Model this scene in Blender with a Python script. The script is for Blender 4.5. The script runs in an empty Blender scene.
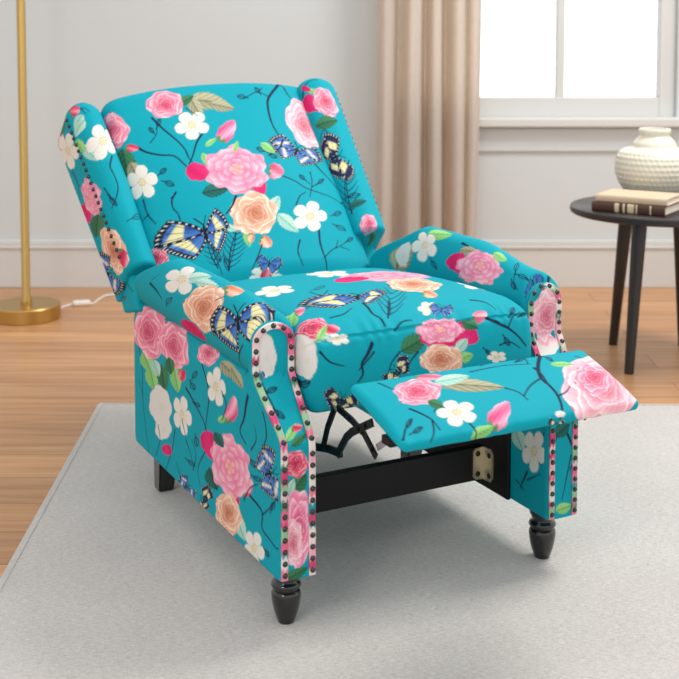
import bpy, bmesh
from mathutils import Vector, Matrix, Euler
import math, random
import numpy as np

# ------------------------------------------------------------------ chair shape (chair frame, metres)
# x runs across the chair, y towards its back, z up
CHAIR_W = 0.667
STEP = 0.0021

def resample(P, step, closed=False):
    P = np.asarray(P, float)
    if closed: P = np.vstack([P, P[:1]])
    d = np.r_[0, np.cumsum(np.linalg.norm(np.diff(P, axis=0), axis=1))]
    n = max(3, int(round(d[-1] / step)))
    s = np.linspace(0, d[-1], n + 1)
    if closed: s = s[:-1]
    return np.stack([np.interp(s, d, P[:, k]) for k in range(P.shape[1])], 1)

def resample_by(P, fine, coarse, is_fine):
    """closed polyline resampled finely where it shows and coarsely where it does not"""
    P = resample(P, fine, True); out = []; acc = 0.
    for k in range(len(P)):
        acc += fine
        if is_fine(P[k]) or acc >= coarse: out.append(P[k]); acc = 0.
    return np.array(out)

def spline(P, closed=False, per=12):
    P = np.asarray(P, float); n = len(P); out = []
    rng = range(n) if closed else range(n - 1)
    for i in rng:
        if closed: p0, p1, p2, p3 = P[(i-1) % n], P[i], P[(i+1) % n], P[(i+2) % n]
        else: p0, p1, p2, p3 = P[max(i-1, 0)], P[i], P[i+1], P[min(i+2, n-1)]
        for k in range(per):
            t = k / per
            out.append(.5*((2*p1) + (-p0+p2)*t + (2*p0-5*p1+4*p2-p3)*t*t + (-p0+3*p1-3*p2+p3)*t**3))
    if not closed: out.append(P[-1])
    return np.array(out)

def round_corners(P, r, seg=5):
    """closed polygon with every corner rounded by (a list of) radii"""
    P = np.asarray(P, float); n = len(P); out = []
    for i in range(n):
        a, b, c = P[i-1], P[i], P[(i+1) % n]; ri = r[i] if hasattr(r, '__len__') else r
        da, dc = a-b, c-b; la, lc = np.linalg.norm(da), np.linalg.norm(dc)
        rr = min(ri, la*.45, lc*.45)
        if rr < 1e-5: out.append(b); continue
        p, q = b+da/la*rr, b+dc/lc*rr
        for k in range(seg+1):
            t = k/seg
            out.append((1-t)**2*p + 2*t*(1-t)*b + t*t*q)
    return np.array(out)

def sstep(a, b, x):
    t = np.clip((np.asarray(x, float)-a)/(b-a), 0, 1); return t*t*(3-2*t)

def end_stations(L, r0, r1, step):
    """distances along a loft of length L with rounded ends, and the inset at each"""
    ds, ins = [], []
    if r0 > 0:
        m = max(4, int(r0*1.57/step))
        for k in range(m):
            a = k/m*math.pi/2; ds.append(r0*(1-math.cos(a))); ins.append(r0*(1-math.sin(a)))
    n = max(2, int((L-r0-r1)/step))
    for k in range(n+1): ds.append(r0+(L-r0-r1)*k/n); ins.append(0.)
    if r1 > 0:
        m = max(4, int(r1*1.57/step))
        for k in range(1, m+1):
            a = k/m*math.pi/2; ds.append(L-r1+r1*math.sin(a)); ins.append(r1*(1-math.cos(a)))
    return np.array(ds), np.array(ins)

def loft(loop, L, r0, r1, place, step=STEP, capstep=None):
    """closed 2-D loop swept over length L; place(pq, d) -> xyz. Returns V, F, ab"""
    loop = np.asarray(loop, float); nl = len(loop)
    c = (loop.max(0)+loop.min(0))/2; h = (loop.max(0)-loop.min(0))/2
    seg = np.linalg.norm(np.diff(np.vstack([loop, loop[:1]]), axis=0), axis=1)
    a = np.r_[0, np.cumsum(seg)[:-1]]
    ds, ins = end_stations(L, r0, r1, step)
    capstep = capstep or step
    rows, AB = [], []
    def shrink(i): return c + (loop-c)*(1-np.minimum(i/h, .97))
    M = max(2, int(min(h)/capstep))
    first = shrink(ins[0]); last = shrink(ins[-1])
    for m in range(M-1, 0, -1):
        rows.append((c+(first-c)*(1-m/M), ds[0])); AB.append(ds[0]-m/M*min(h))
    for d, i in zip(ds, ins): rows.append((shrink(i), d)); AB.append(d)
    for m in range(1, M): rows.append((c+(last-c)*(1-m/M), ds[-1])); AB.append(ds[-1]+m/M*min(h))
    ns = len(rows)
    V = np.vstack([place(p, d) for p, d in rows] + [place(c[None], ds[0]), place(c[None], ds[-1])])
    ab = np.vstack([np.stack([a, np.full(nl, b)], 1) for b in AB] + [[[0, AB[0]]], [[0, AB[-1]]]])
    i, j = np.meshgrid(np.arange(ns-1), np.arange(nl), indexing='ij')
    j2 = (j+1) % nl
    F = np.stack([i*nl+j, i*nl+j2, (i+1)*nl+j2, (i+1)*nl+j], -1).reshape(-1, 4)
    k = np.arange(nl); k2 = (k+1) % nl; cf, cl = ns*nl, ns*nl+1
    T = np.vstack([np.stack([np.full(nl, cf), k2, k], 1), np.stack([np.full(nl, cl), (ns-1)*nl+k, (ns-1)*nl+k2], 1)])
    return V, F, T, ab

# ---- arms
def arm_front(z):                      # S-shaped front edge of the arm
    return .098*(.4*sstep(.345, .475, z)+.6*np.clip((np.asarray(z, float)-.358)/.108, 0, 1)) + .012*sstep(.555, .60, z)
def arm_rear(z, side='left'):
    if side == 'left': return .880 - .060*sstep(.452, .475, z) - .19*sstep(.51, .615, z)
    return .895 - .095*sstep(.452, .475, z) - .24*sstep(.51, .65, z)
def arm_loop(lift, out=0., inn=0.):
    low = [(.068, .30), (.068, .1), (0, .1), (0, .30)]
    body = round_corners([(.068, .455), (.068, .1), (0, .1), (0, .452)], [0, .008, .008, .0])
    roll = spline([(.001, .452), (.004, .458), (-.010-out*.5, .464), (-.026-out, .488), (-.033-out, .52), (-.027-out, .556), (-.009-out*.7, .584+lift*.7),
                   (.018-out*.4, .597+lift), (.043-inn*.3, .590+lift), (.061-inn*.7, .569+lift*.6), (.069-inn, .541), (.069-inn, .511), (.068-inn*.5, .478), (.068, .456)], per=8)
    return np.vstack([body[1:], roll])
def make_arm(side):
    s = 1 if side == 'left' else -1
    L = arm_loop(.0) if s > 0 else arm_loop(.0, .010, .008)
    loop = resample_by(L, STEP, .012, (lambda p: p[1] > .47 or (p[0] < .03 and p[1] > .1005)) if s > 0 else (lambda p: p[1] > .44 or (p[0] > .06 and p[1] > .1005)))
    def place(p, d):
        w, z = p[:, 0], p[:, 1]
        f, r = arm_front(z), arm_rear(z, side)
        t = d/.80
        v = f + (r-f)*t
        zz = z - .012*sstep(.5, .6, z)*(sstep(.25, .0, np.full_like(z, t)) if s > 0 else 0)
        if s < 0: zz = zz + sstep(.47, .58, z)*(.006+.032*sstep(.02, .5, np.full_like(z, t)))
        f, r = arm_front(z), arm_rear(zz, side); v = f + (r-f)*t
        low = 1-sstep(.40, .47, z)
        u = w - .0125*low if s > 0 else CHAIR_W - w + .006*low*sstep(.03, .0, w)
        return np.stack([u, v, zz], 1)
    return loft(loop, .80, .014, .03, place, STEP, .012)

def panel_edges(z, side='left'):
    """outer and inner edge of an arm's front panel, measured inwards from the outer plane"""
    k = sstep(.355, .46, z)
    o = -.011 - .014*k if side == 'left' else -.004 - .029*k; i = .060 + .003*k if side == 'left' else .069 - .014*k
    return o, i
PZ0 = .104
def panel_top(side): return (.566, .528) if side == 'left' else (.578, .540)
def panel_half(z, side):
    PZ1, PSPRING = panel_top(side)
    o, i = panel_edges(np.minimum(z, PSPRING), side)
    c, h = (o+i)/2, (i-o)/2
    t = np.clip((z-PSPRING)/(PZ1-PSPRING), 0, 1)
    return c, h*np.sqrt(np.maximum(1-t**2.2, 0))
def make_panel(side):
    s = 1 if side == 'left' else -1
    PZ1, PSPRING = panel_top(side)
    nz, nq = int((PZ1-PZ0)/.0018), 38
    zs = np.r_[np.linspace(PZ0, PSPRING, nz), PSPRING+(PZ1-PSPRING)*np.sin(np.linspace(0, math.pi/2, 24)[1:])]
    q = np.linspace(-1, 1, nq)
    c, h = panel_half(zs, side)
    h = np.maximum(h, .002)
    W = c[:, None]+h[:, None]*q[None]
    Z = np.repeat(zs[:, None], nq, 1)
    bulge = .004*(1-q[None]**4)
    V = arm_front(Z) - .003 - bulge
    # skirt round the edge
    Wp = np.pad(W, 1, mode='edge'); Zp = np.pad(Z, 1, mode='edge'); Vp = np.pad(V, 1, mode='edge')
    back = np.ones_like(Vp, bool); back[1:-1, 1:-1] = False
    Vp = np.where(back, arm_front(Zp)+.010, Vp)
    u = Wp if s > 0 else CHAIR_W - Wp
    P = np.stack([u, Vp, Zp], -1).reshape(-1, 3)
    n, m = u.shape
    i, j = np.meshgrid(np.arange(n-1), np.arange(m-1), indexing='ij')
    F = np.stack([i*m+j, i*m+j+1, (i+1)*m+j+1, (i+1)*m+j], -1).reshape(-1, 4)
    ab = np.stack([u, Zp+ .35*(Vp-.0)], -1).reshape(-1, 2)
    return P, F, np.zeros((0, 3), int), ab
def trim_path(side, inset=.0072):
    """centre line of the nailed band round an arm's front panel: (w, z)"""
    PZ1, PSPRING = panel_top(side)
    z1 = np.linspace(PZ0+.002, PSPRING, 60)
    o, i = panel_edges(z1, side)
    a = np.stack([o+inset, z1], 1)
    t = np.linspace(0, math.pi, 24)[1:-1]
    oo, ii = panel_edges(PSPRING, side); c, h = (oo+ii)/2, (ii-oo)/2-inset
    arch = np.stack([c-h*np.cos(t), PSPRING+(PZ1-PSPRING-inset)*np.sin(t)], 1)
    b = np.stack([i-inset, z1], 1)[::-1]
    w = np.vstack([a, arch, b])
    return resample(w, .004)
def arm_point(side, w, z, off):
    """a point on the front of an arm, off metres in front of it, and the outward normal"""
    e = 1e-3; dv = (arm_front(z+e)-arm_front(z-e))/(2*e)
    n = np.stack([np.zeros_like(z), -np.ones_like(z), dv], -1); n /= np.linalg.norm(n, axis=-1, keepdims=True)
    u = w if side == 'left' else CHAIR_W - w
    p = np.stack([u, arm_front(z), z], -1) + n*np.asarray(off)[..., None] if np.ndim(off) else np.stack([u, arm_front(z), z], -1) + n*off
    return p, n
def band(P, N, half, thick):
    """a flat band along points P with normals N: V, F, and the length along it"""
    T = np.gradient(P, axis=0); T /= np.linalg.norm(T, axis=1, keepdims=True)
    B = np.cross(T, N); B /= np.linalg.norm(B, axis=1, keepdims=True)
    prof = [(-1, -thick), (-1, thick*.6), (-.8, thick), (0, thick*1.15), (.8, thick), (1, thick*.6), (1, -thick)]
    prof = [(-1, -thick), (-1, thick*.6)] + [(x, thick*(1.1-.1*x*x)) for x in np.linspace(-.85, .85, 7)] + [(1, thick*.6), (1, -thick)]
    R = np.stack([P + B*half*x + N*y for x, y in prof], 1)
    n, m = R.shape[:2]
    s = np.r_[0, np.cumsum(np.linalg.norm(np.diff(P, axis=0), axis=1))]
    V = R.reshape(-1, 3); i, j = np.meshgrid(np.arange(n-1), np.arange(m), indexing='ij'); j2 = (j+1) % m
    F = np.stack([i*m+j, i*m+j2, (i+1)*m+j2, (i+1)*m+j], -1).reshape(-1, 4)
    ab = np.stack([np.tile([x*half for x, y in prof], (n, 1)), np.repeat(s[:, None], m, 1)], -1).reshape(-1, 2)
    return V, F, np.zeros((0, 3), int), ab

# ---- seat
def make_seat():
    top = [(.80, .475), (.66, .505), (.45, .527), (.27, .538), (.14, .541), (.085, .538), (.063, .532)]
    front = [(.055, .528), (.0555, .5235), (.048, .517), (.042, .49), (.041, .45), (.045, .41), (.052, .392), (.066, .386)]
    P = np.vstack([spline(top, per=10), spline(front, per=8), [(.12, .384), (.80, .384)]])
    loop = resample_by(P, STEP, .015, lambda p: p[1] > .3865 and p[0] < .79)
    u0, L = .066, .535
    def place(p, d):
        x = (d-L/2)/(L/2)
        v, z = p[:, 0], p[:, 1]
        k = sstep(.44, .53, z)*sstep(.03, .12, v)
        crown = .028*(1-abs(x)**5)*k*sstep(.85, .6, v)
        seam = .006*(1-abs(x)**2)*sstep(.5, .53, z)*sstep(.10, .05, v)
        v2 = v - .014*(1-x*x)*sstep(.2, .08, v)*sstep(.38, .45, z)
        pucker = .0012*np.sin(d*170+3*np.sin(d*41))*np.exp(-((z-.526)/.012)**2)*sstep(.11, .07, v)
        return np.stack([np.full_like(v, u0+d), v2-pucker, z+crown+seam+pucker], 1)
    return loft(loop, L, .035, .035, place, STEP, .008)

# ---- back, in its reclined frame: s up the back, n out of its face
BO = np.array([.775, .470]); BA = math.radians(41.2)
BS = np.array([math.sin(BA), math.cos(BA)]); BN = np.array([-math.cos(BA), math.sin(BA)])
def back_pt(u, s, n):
    return np.stack([u, BO[0]+s*BS[0]+n*BN[0], BO[1]+s*BS[1]+n*BN[1]], -1)
def make_back():
    w = .296
    P = round_corners([(-w, -.10), (w, -.10), (w, -.01), (-w, -.01)], [.01, .01, .045, .045], 8)
    loop = resample_by(P, STEP, .015, lambda p: p[1] > -.06)
    L = .685
    def place(p, d):
        s = d-.035; x = p[:, 0]/w; t = np.clip((s+.035)/L, 0, 1)
        f = sstep(-.09, -.02, p[:, 1])
        bulge = f*(1-abs(x)**2.6)*(.030+.035*sstep(.0, .12, t)*sstep(1., .35, t)+.012*math.sin(math.pi*t))
        k = 1 + .075*t
        arch = (.018*(1-x*x)+.016*x)*sstep(.6, 1, t)
        return back_pt(.338-.014*t+p[:, 0]*k, np.full_like(x, s)+arch, p[:, 1]+bulge)
    return loft(loop, L, .04, .045, place, STEP, .006)
def make_shell():
    P = round_corners([(-.350, -.155), (.350, -.155), (.350, -.045), (-.350, -.045)], .012, 4)
    loop = resample(P, .004, True)
    def place(p, d):
        s = d-.02; t = np.clip(s/.6, 0, 1); s = s + .075*np.clip((-p[:, 1]-.01)/.145, 0, 1)*(1-sstep(0, .15, np.full(len(p), d)))
        return back_pt(.331+p[:, 0]*(1.0-.02*t), s, p[:, 1])
    return loft(loop, .635, .008, .03, place, .004)
# wings: outer plane at the bottom / top, nail line, thickness
WING = {'left': dict(u0=-.036, u1=-.088, nail=-.036, th=.095, s0=.100, s1=.628, rise=.044),
        'right': dict(u0=.698, u1=.706, nail=.002, th=.118, s0=.125, s1=.668, rise=.040)}
def wing_u(side, s):
    g = WING[side]; t = (s-.16)/(.58-.16)
    return g['u0']+(g['u1']-g['u0'])*t
def make_wing(side):
    g = WING[side]; sg = 1 if side == 'left' else -1
    n0, th = g['nail'], g['th']
    a = [(0, -.155), (0, n0-.004)]
    f = spline([(0, n0-.004), (.004, n0+.012), (th*.2, n0+g['rise']*.75), (th*.5, n0+g['rise']), (th*.8, n0+g['rise']*.8), (th-.004, n0+g['rise']*.3), (th, n0-.03)], per=8)
    P = np.vstack([a[:1], f, [(th, -.12), (th-.03, -.155)]])
    loop = resample(P, STEP, True)
    L = g['s1']-g['s0']
    def place(p, d):
        s = g['s0']+d
        # the outer rear corner sits lower than the front
        ss = np.full(len(p), s) - .02*sstep(0, -.15, p[:, 1]-n0)*sstep(L*.5, 0., np.full(len(p), d))
        return back_pt(wing_u(side, ss)+sg*p[:, 0]*(1-.14*sstep(L*.6, 0., np.full(len(p), d))), ss, p[:, 1])
    return loft(loop, L, .012, .05, place)
def wing_nails(side):
    g = WING[side]
    s = np.linspace(.150 if side == 'left' else .185, .578 if side == 'left' else .614, 22)
    p = back_pt(wing_u(side, s), s, np.full_like(s, g['nail']))
    return s, p

# ---- footrest
def make_footrest():
    e = np.array([-.176, -.048]); Lr = np.linalg.norm(e); e = e/Lr; nrm = np.array([e[1], -e[0]])
    if nrm[1] < 0: nrm = -nrm
    Lr += .012
    P = round_corners([(-.004, -.018), (-.004, .0), (Lr*.5, .005), (Lr, .0), (Lr+.002, -.016), (Lr-.01, -.020)], [.006, .012, .3, .018, .008, .01], 6)
    loop = resample(P, STEP, True)
    U0, L = .082, .527
    def place(p, d):
        x = (d-L/2)/(L/2)
        t, h = p[:, 0], p[:, 1]
        up = sstep(-.03, .0, h)
        hh = h + .010*up*(1-abs(x)**4)*(1-(2*t/Lr-1)**4)
        yz = np.array([-.100, .487])[None] + t[:, None]*e[None] + hh[:, None]*nrm[None]
        rip = .0010*np.sin(d*120+2*np.sin(d*33))*sstep(Lr*.8, Lr, t)
        return np.stack([U0+d*(1-.028*t/Lr), yz[:, 0]-rip, yz[:, 1]], 1)
    return loft(loop, L, .014, .014, place)

def chair_parts():
    return {'arm_left': make_arm('left'), 'arm_right': make_arm('right'), 'panel_left': make_panel('left'), 'panel_right': make_panel('right'),
            'seat': make_seat(), 'back': make_back(), 'shell': make_shell(), 'wing_left': make_wing('left'), 'wing_right': make_wing('right'),
            'footrest': make_footrest()}

# ------------------------------------------------------------------ the printed fabric
def lin(c):
    c = np.asarray(c, float)/255.
    return np.where(c <= .04045, c/12.92, ((c+.055)/1.055)**2.4)
TEAL = lin((4, 157, 173))
INK = lin((22, 40, 66))
WHITE = lin((230, 225, 215))
PAL = {'pink': [(206, 66, 106), (236, 134, 160), (246, 204, 212)], 'peony': [(216, 66, 122), (237, 136, 170), (248, 206, 218)],
       'peach': [(200, 112, 80), (234, 176, 146), (246, 226, 206)], 'red': [(190, 36, 70), (226, 84, 116), (246, 184, 194)],
       'pale': [(212, 96, 122), (240, 176, 190), (248, 222, 222)], 'magenta': [(206, 28, 96), (222, 50, 118), (232, 92, 146)]}
def mix(a, b, t): return a*(1-t[..., None]) + b*t[..., None]

def m_rose(x, y, aa, pal='pink', seed=0):
    rnd = random.Random(seed); c = [lin(k) for k in PAL[pal]]
    r = np.hypot(x, y); th = np.arctan2(y, x)
    R = .93 + .05*np.cos(5*th+seed) + .03*np.cos(9*th+2*seed)
    al = sstep(1, 1-aa, r/R)
    col = np.zeros(x.shape+(3,)); col[:] = c[0]
    cx, cy = .10*math.cos(seed*1.7), .10*math.sin(seed*1.7)
    prev = np.zeros_like(r)
    base = [.13, .24, .37, .53, .72, 1.06]; num = [2, 3, 3, 4, 5, 6]
    done = np.zeros(r.shape, bool)
    for k, (b, n) in enumerate(zip(base, num)):
        f = (1-b*.85); rr = np.hypot(x-cx*f, (y-cy*f)); tt = np.arctan2(y-cy*f, x-cx*f)
        ph = rnd.uniform(0, 6.28)
        rb = b*(1+.13*np.cos(n*tt+ph)+.04*np.cos((2*n+1)*tt+ph*2))
        ins = (rr < rb) & ~done
        t = np.clip((rr-prev)/(rb-prev+1e-4), 0, 1)
        t2 = np.clip(t**1.5*(.62+.38*np.cos(n*.5*tt+ph*.7+1)**2) + .06*k + .12*(k > 3), 0, 1)
        q = np.where((t2 < .5)[..., None], mix(c[0], c[1], np.clip(t2*2, 0, 1)), mix(c[1], c[2], np.clip(t2*2-1, 0, 1)))
        dim = .55+.12*k if k < 4 else 1.
        q = q*min(dim, 1.)+c[0]*max(0, 1-dim)*.9
        q = mix(q, np.array(c[2]), .45*sstep(.80, .98, t)*(.4+.12*k))
        q = q*(1+.05*np.cos(tt*23+rr*30))[..., None]
        q = mix(q, np.zeros_like(q)+c[0]*.75, .55*np.exp(-(rr/.30)**2))
        col[ins] = q[ins]; done |= ins; prev = rb
    return col, al
def m_peony(x, y, aa, pal='peony', seed=0):
    rnd = random.Random(seed); c = [lin(k) for k in PAL[pal]]
    r = np.hypot(x, y); th = np.arctan2(y, x)
    R = .90+.07*np.cos(6*th+seed)+.04*np.cos(13*th+seed)
    al = sstep(1, 1-aa, r/R)
    col = np.zeros(x.shape+(3,)); col[:] = c[1]; done = np.zeros(r.shape, bool); prev = np.zeros_like(r)
    for k, (b, n) in enumerate(zip([.2, .38, .58, .80, 1.1], [5, 6, 7, 7, 8])):
        ph = rnd.uniform(0, 6.28)
        rb = b*(1+.12*np.abs(np.sin(n*.5*th+ph))-.05+.03*np.cos(17*th+ph))
        ins = (r < rb) & ~done
        t = np.clip((r-prev)/(rb-prev+1e-4), 0, 1)
        pt = np.abs(np.sin(n*.5*th+ph))**.6
        t2 = np.clip(t*pt*1.15, 0, 1)
        q = np.where((t2 < .45)[..., None], mix(c[0], c[1], np.clip(t2/.45, 0, 1)), mix(c[1], c[2], np.clip((t2-.45)/.55, 0, 1)))
        st = .5+.5*np.cos(th*60+5*np.sin(r*20)); q = q*(1-.08*st)[..., None]
        col[ins] = q[ins]; done |= ins; prev = rb
    sm = mix(np.zeros_like(col)+c[1], np.zeros_like(col)+c[2], np.clip(.08+.72*r+.24*np.cos(3*th+5*r+seed), 0, 1)); col = col*.52+sm*.48
    g = np.exp(-(r/.16)**2)*(.5+.5*np.cos(th*11)); col = mix(col, lin((236, 206, 120)), np.clip(g, 0, 1)*.8)
    return col, al
def m_flower(x, y, aa, seed=0, n=5):
    r = np.hypot(x, y); th = np.arctan2(y, x)+seed
    R = .50+.48*np.abs(np.cos(n/2*th))**.55-.03*np.abs(np.cos(n*th))**8
    al = sstep(1, 1-aa*1.2, r/R)
    col = np.zeros(x.shape+(3,)); col[:] = WHITE
    v = np.exp(-((np.abs(np.cos(n/2*th))-.0)/.10)**2)*sstep(.05, .3, r); col = mix(col, lin((196, 192, 178)), v*.75)
    st = (.5+.5*np.cos(th*35))*np.exp(-((r-.35)/.2)**2); col = mix(col, lin((212, 208, 186)), st*.35)
    g = np.exp(-(r/.17)**4); col = mix(col, lin((222, 204, 140)), g*.8)
    d = np.exp(-((r-.2)/.05)**2)*(np.cos(th*9) > .4); col = mix(col, lin((140, 110, 50)), d*.7)
    return col, al
def m_blob(x, y, aa, seed=0):
    r = np.hypot(x, y); th = np.arctan2(y, x)
    R = .88+.09*np.abs(np.cos(3.5*th+seed))+.03*np.cos(3*th+seed*2)
    al = sstep(1, 1-aa, r/R); col = np.zeros(x.shape+(3,)); col[:] = lin((222, 218, 212))
    e = np.exp(-((np.hypot(x-.1, y+.1)-.12)/.05)**2); col = mix(col, lin((206, 200, 150)), e*.4)
    return col, al
def m_leaf(x, y, aa, kind='green', seed=0):
    P = {'green': [(28, 78, 58), (74, 140, 96), (20, 60, 50)], 'olive': [(110, 112, 84), (196, 192, 158), (70, 76, 60)], 'pale': [(120, 186, 176), (206, 230, 210), (90, 160, 150)],
         'lime': [(96, 172, 96), (170, 222, 140), (70, 140, 80)], 'dark': [(18, 70, 70), (46, 122, 112), (12, 44, 54)]}[kind]
    a, b, c = [lin(k) for k in P]
    w = np.clip(1-x*x, 0, 1)**.8*(1-.28*x)*(1+.05*np.cos(x*22+seed))
    al = sstep(1, 1-aa*1.5, np.abs(y)/np.maximum(w, 1e-3))*(np.abs(x) < 1)
    k = .5+.5*np.cos((x-np.abs(y)*.7)*17+seed); col = mix(a, b, np.clip(.25+.5*k*(.4+.6*np.abs(y))+.25*(y > 0), 0, 1))
    col = mix(col, c, np.exp(-(y/.07)**2)*.8); col = mix(col, c, .5*sstep(.8, 1., np.abs(y)/np.maximum(w, 1e-3)))
    return col, al
def m_bud(x, y, aa, kind='magenta', seed=0):
    c = [lin(k) for k in PAL[kind]]
    w = np.clip(1-x*x, 0, 1)**.5*(1-.25*x)*(1+.06*np.cos(9*x+seed))
    al = sstep(1, 1-aa, np.abs(y)/np.maximum(w, 1e-3))*(np.abs(x) < 1)
    k = np.clip(.42+.30*np.cos(y*3.1+x*2+seed)+.2*x+.08*np.cos(y*16), 0, 1)
    if kind == 'magenta': k = k*.6
    q = np.where((k < .5)[..., None], mix(c[0], c[1], np.clip(k*2, 0, 1)), mix(c[1], c[2], np.clip(k*2-1, 0, 1)))
    if kind != 'magenta': q = mix(q, lin((86, 136, 92)), sstep(-.60, -.78, x+.12*np.cos(y*9)))
    return q, al
def m_butterfly(x, y, aa, kind='blue', seed=0, left=1., right=1.):
    x = np.where(x < 0, x/left, x/right)
    ax = np.abs(x); col = np.zeros(x.shape+(3,)); al = np.zeros_like(x)
    blue, light, cream = lin((30, 66, 150)), lin((88, 146, 208)), lin((236, 226, 166))
    dark = lin((22, 26, 48))
    # hind wing, then fore wing: outlines in polar form about the wing root
    for hind in (True, False):
        an, ln, wd = (-.60, .84, .80) if hind else (.50, 1.12, .60)
        dx, dy = ax-.04, y-(-.04 if hind else .06); ca, sa = math.cos(an), math.sin(an)
        u, v = (dx*ca+dy*sa)/ln, (-dx*sa+dy*ca)/ln
        # half width grows towards the outer edge, which is cut square and scalloped
        edge = 1-.10*(v/wd)**2-.025*np.abs(np.sin(v*22)) - (.0 if hind else .12*(v/wd < 0)*np.abs(v/wd))
        half = wd*np.clip(u, 0, 1)**.55*(1-.15*u)
        a = sstep(0, aa*1.3, edge-u)*sstep(0, aa*1.3, half-np.abs(v))*(u > 0)
        d = np.minimum((edge-u)*1.0, (half-np.abs(v))*1.5)     # distance in from the rim
        c = mix(blue, light, np.clip(.15+.7*u+.3*np.cos(v*9+u*4), 0, 1)) if kind != 'dark' else np.zeros(x.shape+(3,))+lin((38, 44, 88))
        if kind == 'blue': c = mix(c, cream, sstep(.38, .44, u+.35*v*(1 if hind else -1))*sstep(.70, .62, u)*(1. if hind else .95))
        if kind == 'swallow': c = mix(c, WHITE, np.exp(-((u-.52+.3*v)/.09)**2))
        if kind == 'dark': c = mix(c, cream, sstep(.25, .32, u)*sstep(.62, .54, u)*sstep(.30, .2, np.abs(v)))
        t = np.arctan2(v, u+.15); vein = np.exp(-(np.sin(t*11)/.20)**2)*sstep(.1, .35, u); c = mix(c, dark, vein*.8)
        rim = sstep(.22, .16, d); c = mix(c, dark, rim)
        k = sstep(.25, .6, np.cos(np.where(edge-u < (half-np.abs(v))*1.5, v*46, u*40)))*np.exp(-((d-.10)/.035)**2); c = mix(c, WHITE, k*.95)
        col = mix(col, c, a); al = np.maximum(al, a)
    b = sstep(1.1, .8, np.hypot(x/.06, (y-.02)/.40)); col = mix(col, dark, b); al = np.maximum(al, b)
    for sg in (-1, 1):
        e = np.abs(x-sg*(y-.38)*.45); b = sstep(.03, .01, e)*(y > .36)*(y < .78); col = mix(col, dark, b); al = np.maximum(al, b)
    return col, al
def m_twig(x, y, aa, seed=0):
    """a thin outlined leaf on its stalk: x along it"""
    w = .34*np.clip(1-((x-.25)/.75)**2, 0, 1)
    d = np.where(x > -.5, np.minimum(np.abs(np.abs(y)-w), np.abs(y)), np.abs(y))
    col = np.zeros(x.shape+(3,)); col[:] = INK
    al = sstep(aa*1.3, aa*.3, d)*(np.abs(x) < 1.)*.9
    return col, al
MOTIF = dict(rose=m_rose, peony=m_peony, flower=m_flower, blob=m_blob, leaf=m_leaf, bud=m_bud, butterfly=m_butterfly, twig=m_twig)

def stroke(rgb, ab, pts, w0, w1, fuzz=.0011):
    pts = np.asarray(pts, float)
    if len(pts) > 2: pts = spline(pts, per=6)
    lo, hi = pts.min(0)-.02, pts.max(0)+.02
    k = np.nonzero((ab > lo).all(1) & (ab < hi).all(1))[0]
    if not len(k): return
    q = ab[k]; best = np.full(len(k), 9.)
    n = len(pts)-1
    for i in range(n):
        a, b = pts[i], pts[i+1]; d = b-a; L2 = d@d+1e-12
        t = np.clip(((q-a)@d)/L2, 0, 1)
        dist = np.linalg.norm(q-a-t[:, None]*d, axis=1)-(w0+(w1-w0)*(i+t)/n)
        best = np.minimum(best, dist)
    al = sstep(fuzz, -fuzz*.6, best)
    rgb[k] = mix(rgb[k], INK, al)
def stamp(rgb, ab, kind, cx, cy, m, args):
    M = np.array(m, float).reshape(2, 2); ext = 1.25
    R = np.abs(M).sum(1)*ext
    k = np.nonzero((np.abs(ab[:, 0]-cx) < R[0]) & (np.abs(ab[:, 1]-cy) < R[1]))[0]
    if not len(k): return
    q = (ab[k]-[cx, cy])@np.linalg.inv(M).T
    size = math.sqrt(abs(np.linalg.det(M)))
    aa = min(.5, .0022/size)
    col, al = MOTIF[kind](q[:, 0], q[:, 1], aa, *args)
    rgb[k] = mix(rgb[k], col, al)
def paint_print(ab, motifs, seed=0):
    rgb = np.zeros((len(ab), 3)); rgb[:] = TEAL
    for m in motifs:
        if m[0] == 'branch': stroke(rgb, ab, np.array(m[3]).reshape(-1, 2), m[1]*(.0017 if m[1] > 1.5 else .0014), m[2]*.0013)
        else: stamp(rgb, ab, m[0], m[1], m[2], m[3:7], m[7:])
    return rgb
def random_motifs(ab, seed, n):
    """the same print carried on over cloth turned away from the room"""
    rnd = random.Random(seed); lo, hi = ab.min(0), ab.max(0); out = []
    for k in range(n):
        cx, cy = rnd.uniform(lo[0], hi[0]), rnd.uniform(lo[1], hi[1]); t = rnd.uniform(0, 6.28)
        kind, s, args = rnd.choice([('rose', .045, ('pink', k)), ('peony', .055, ('peony', k)), ('rose', .04, ('peach', k)), ('flower', .032, (k,)), ('leaf', .035, ('green', k)), ('butterfly', .04, ('blue', k)), ('flower', .03, (k,)), ('bud', .02, ('magenta', k))])
        a, b = math.cos(t)*s, math.sin(t)*s
        asp = .45 if kind in ('leaf', 'bud') else 1
        pts = [cx, cy]
        for j in range(4): pts += [pts[-2]+rnd.uniform(-.04, .04), pts[-1]+rnd.uniform(.02, .05)]
        out.insert(0, ('branch', 1.4, .6, pts))
        out.append((kind, cx, cy, a, -b*asp, b, a*asp)+args)
    return out
def trim_colours(s, x, seed):
    """the band under the nails is cut from the same print: short runs of pink, white and green"""
    rnd = random.Random(seed); rgb = np.zeros((len(s), 3)); t = 0.; end = s.max(); edges = []
    cols = [(232, 130, 156), (238, 220, 216), (210, 72, 116), (150, 190, 152), (240, 176, 190), (232, 226, 218), (84, 140, 112), (228, 110, 142), (40, 150, 160), (236, 200, 200)]
    prev = lin(cols[0]); rgb[:] = prev
    while t < end:
        t += rnd.uniform(.008, .028); c = lin(rnd.choice(cols)); k = sstep(t-.004, t+.004, s+.004*np.sin(x*700+t*90))
        rgb = mix(rgb, c, k)
    return rgb

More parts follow.
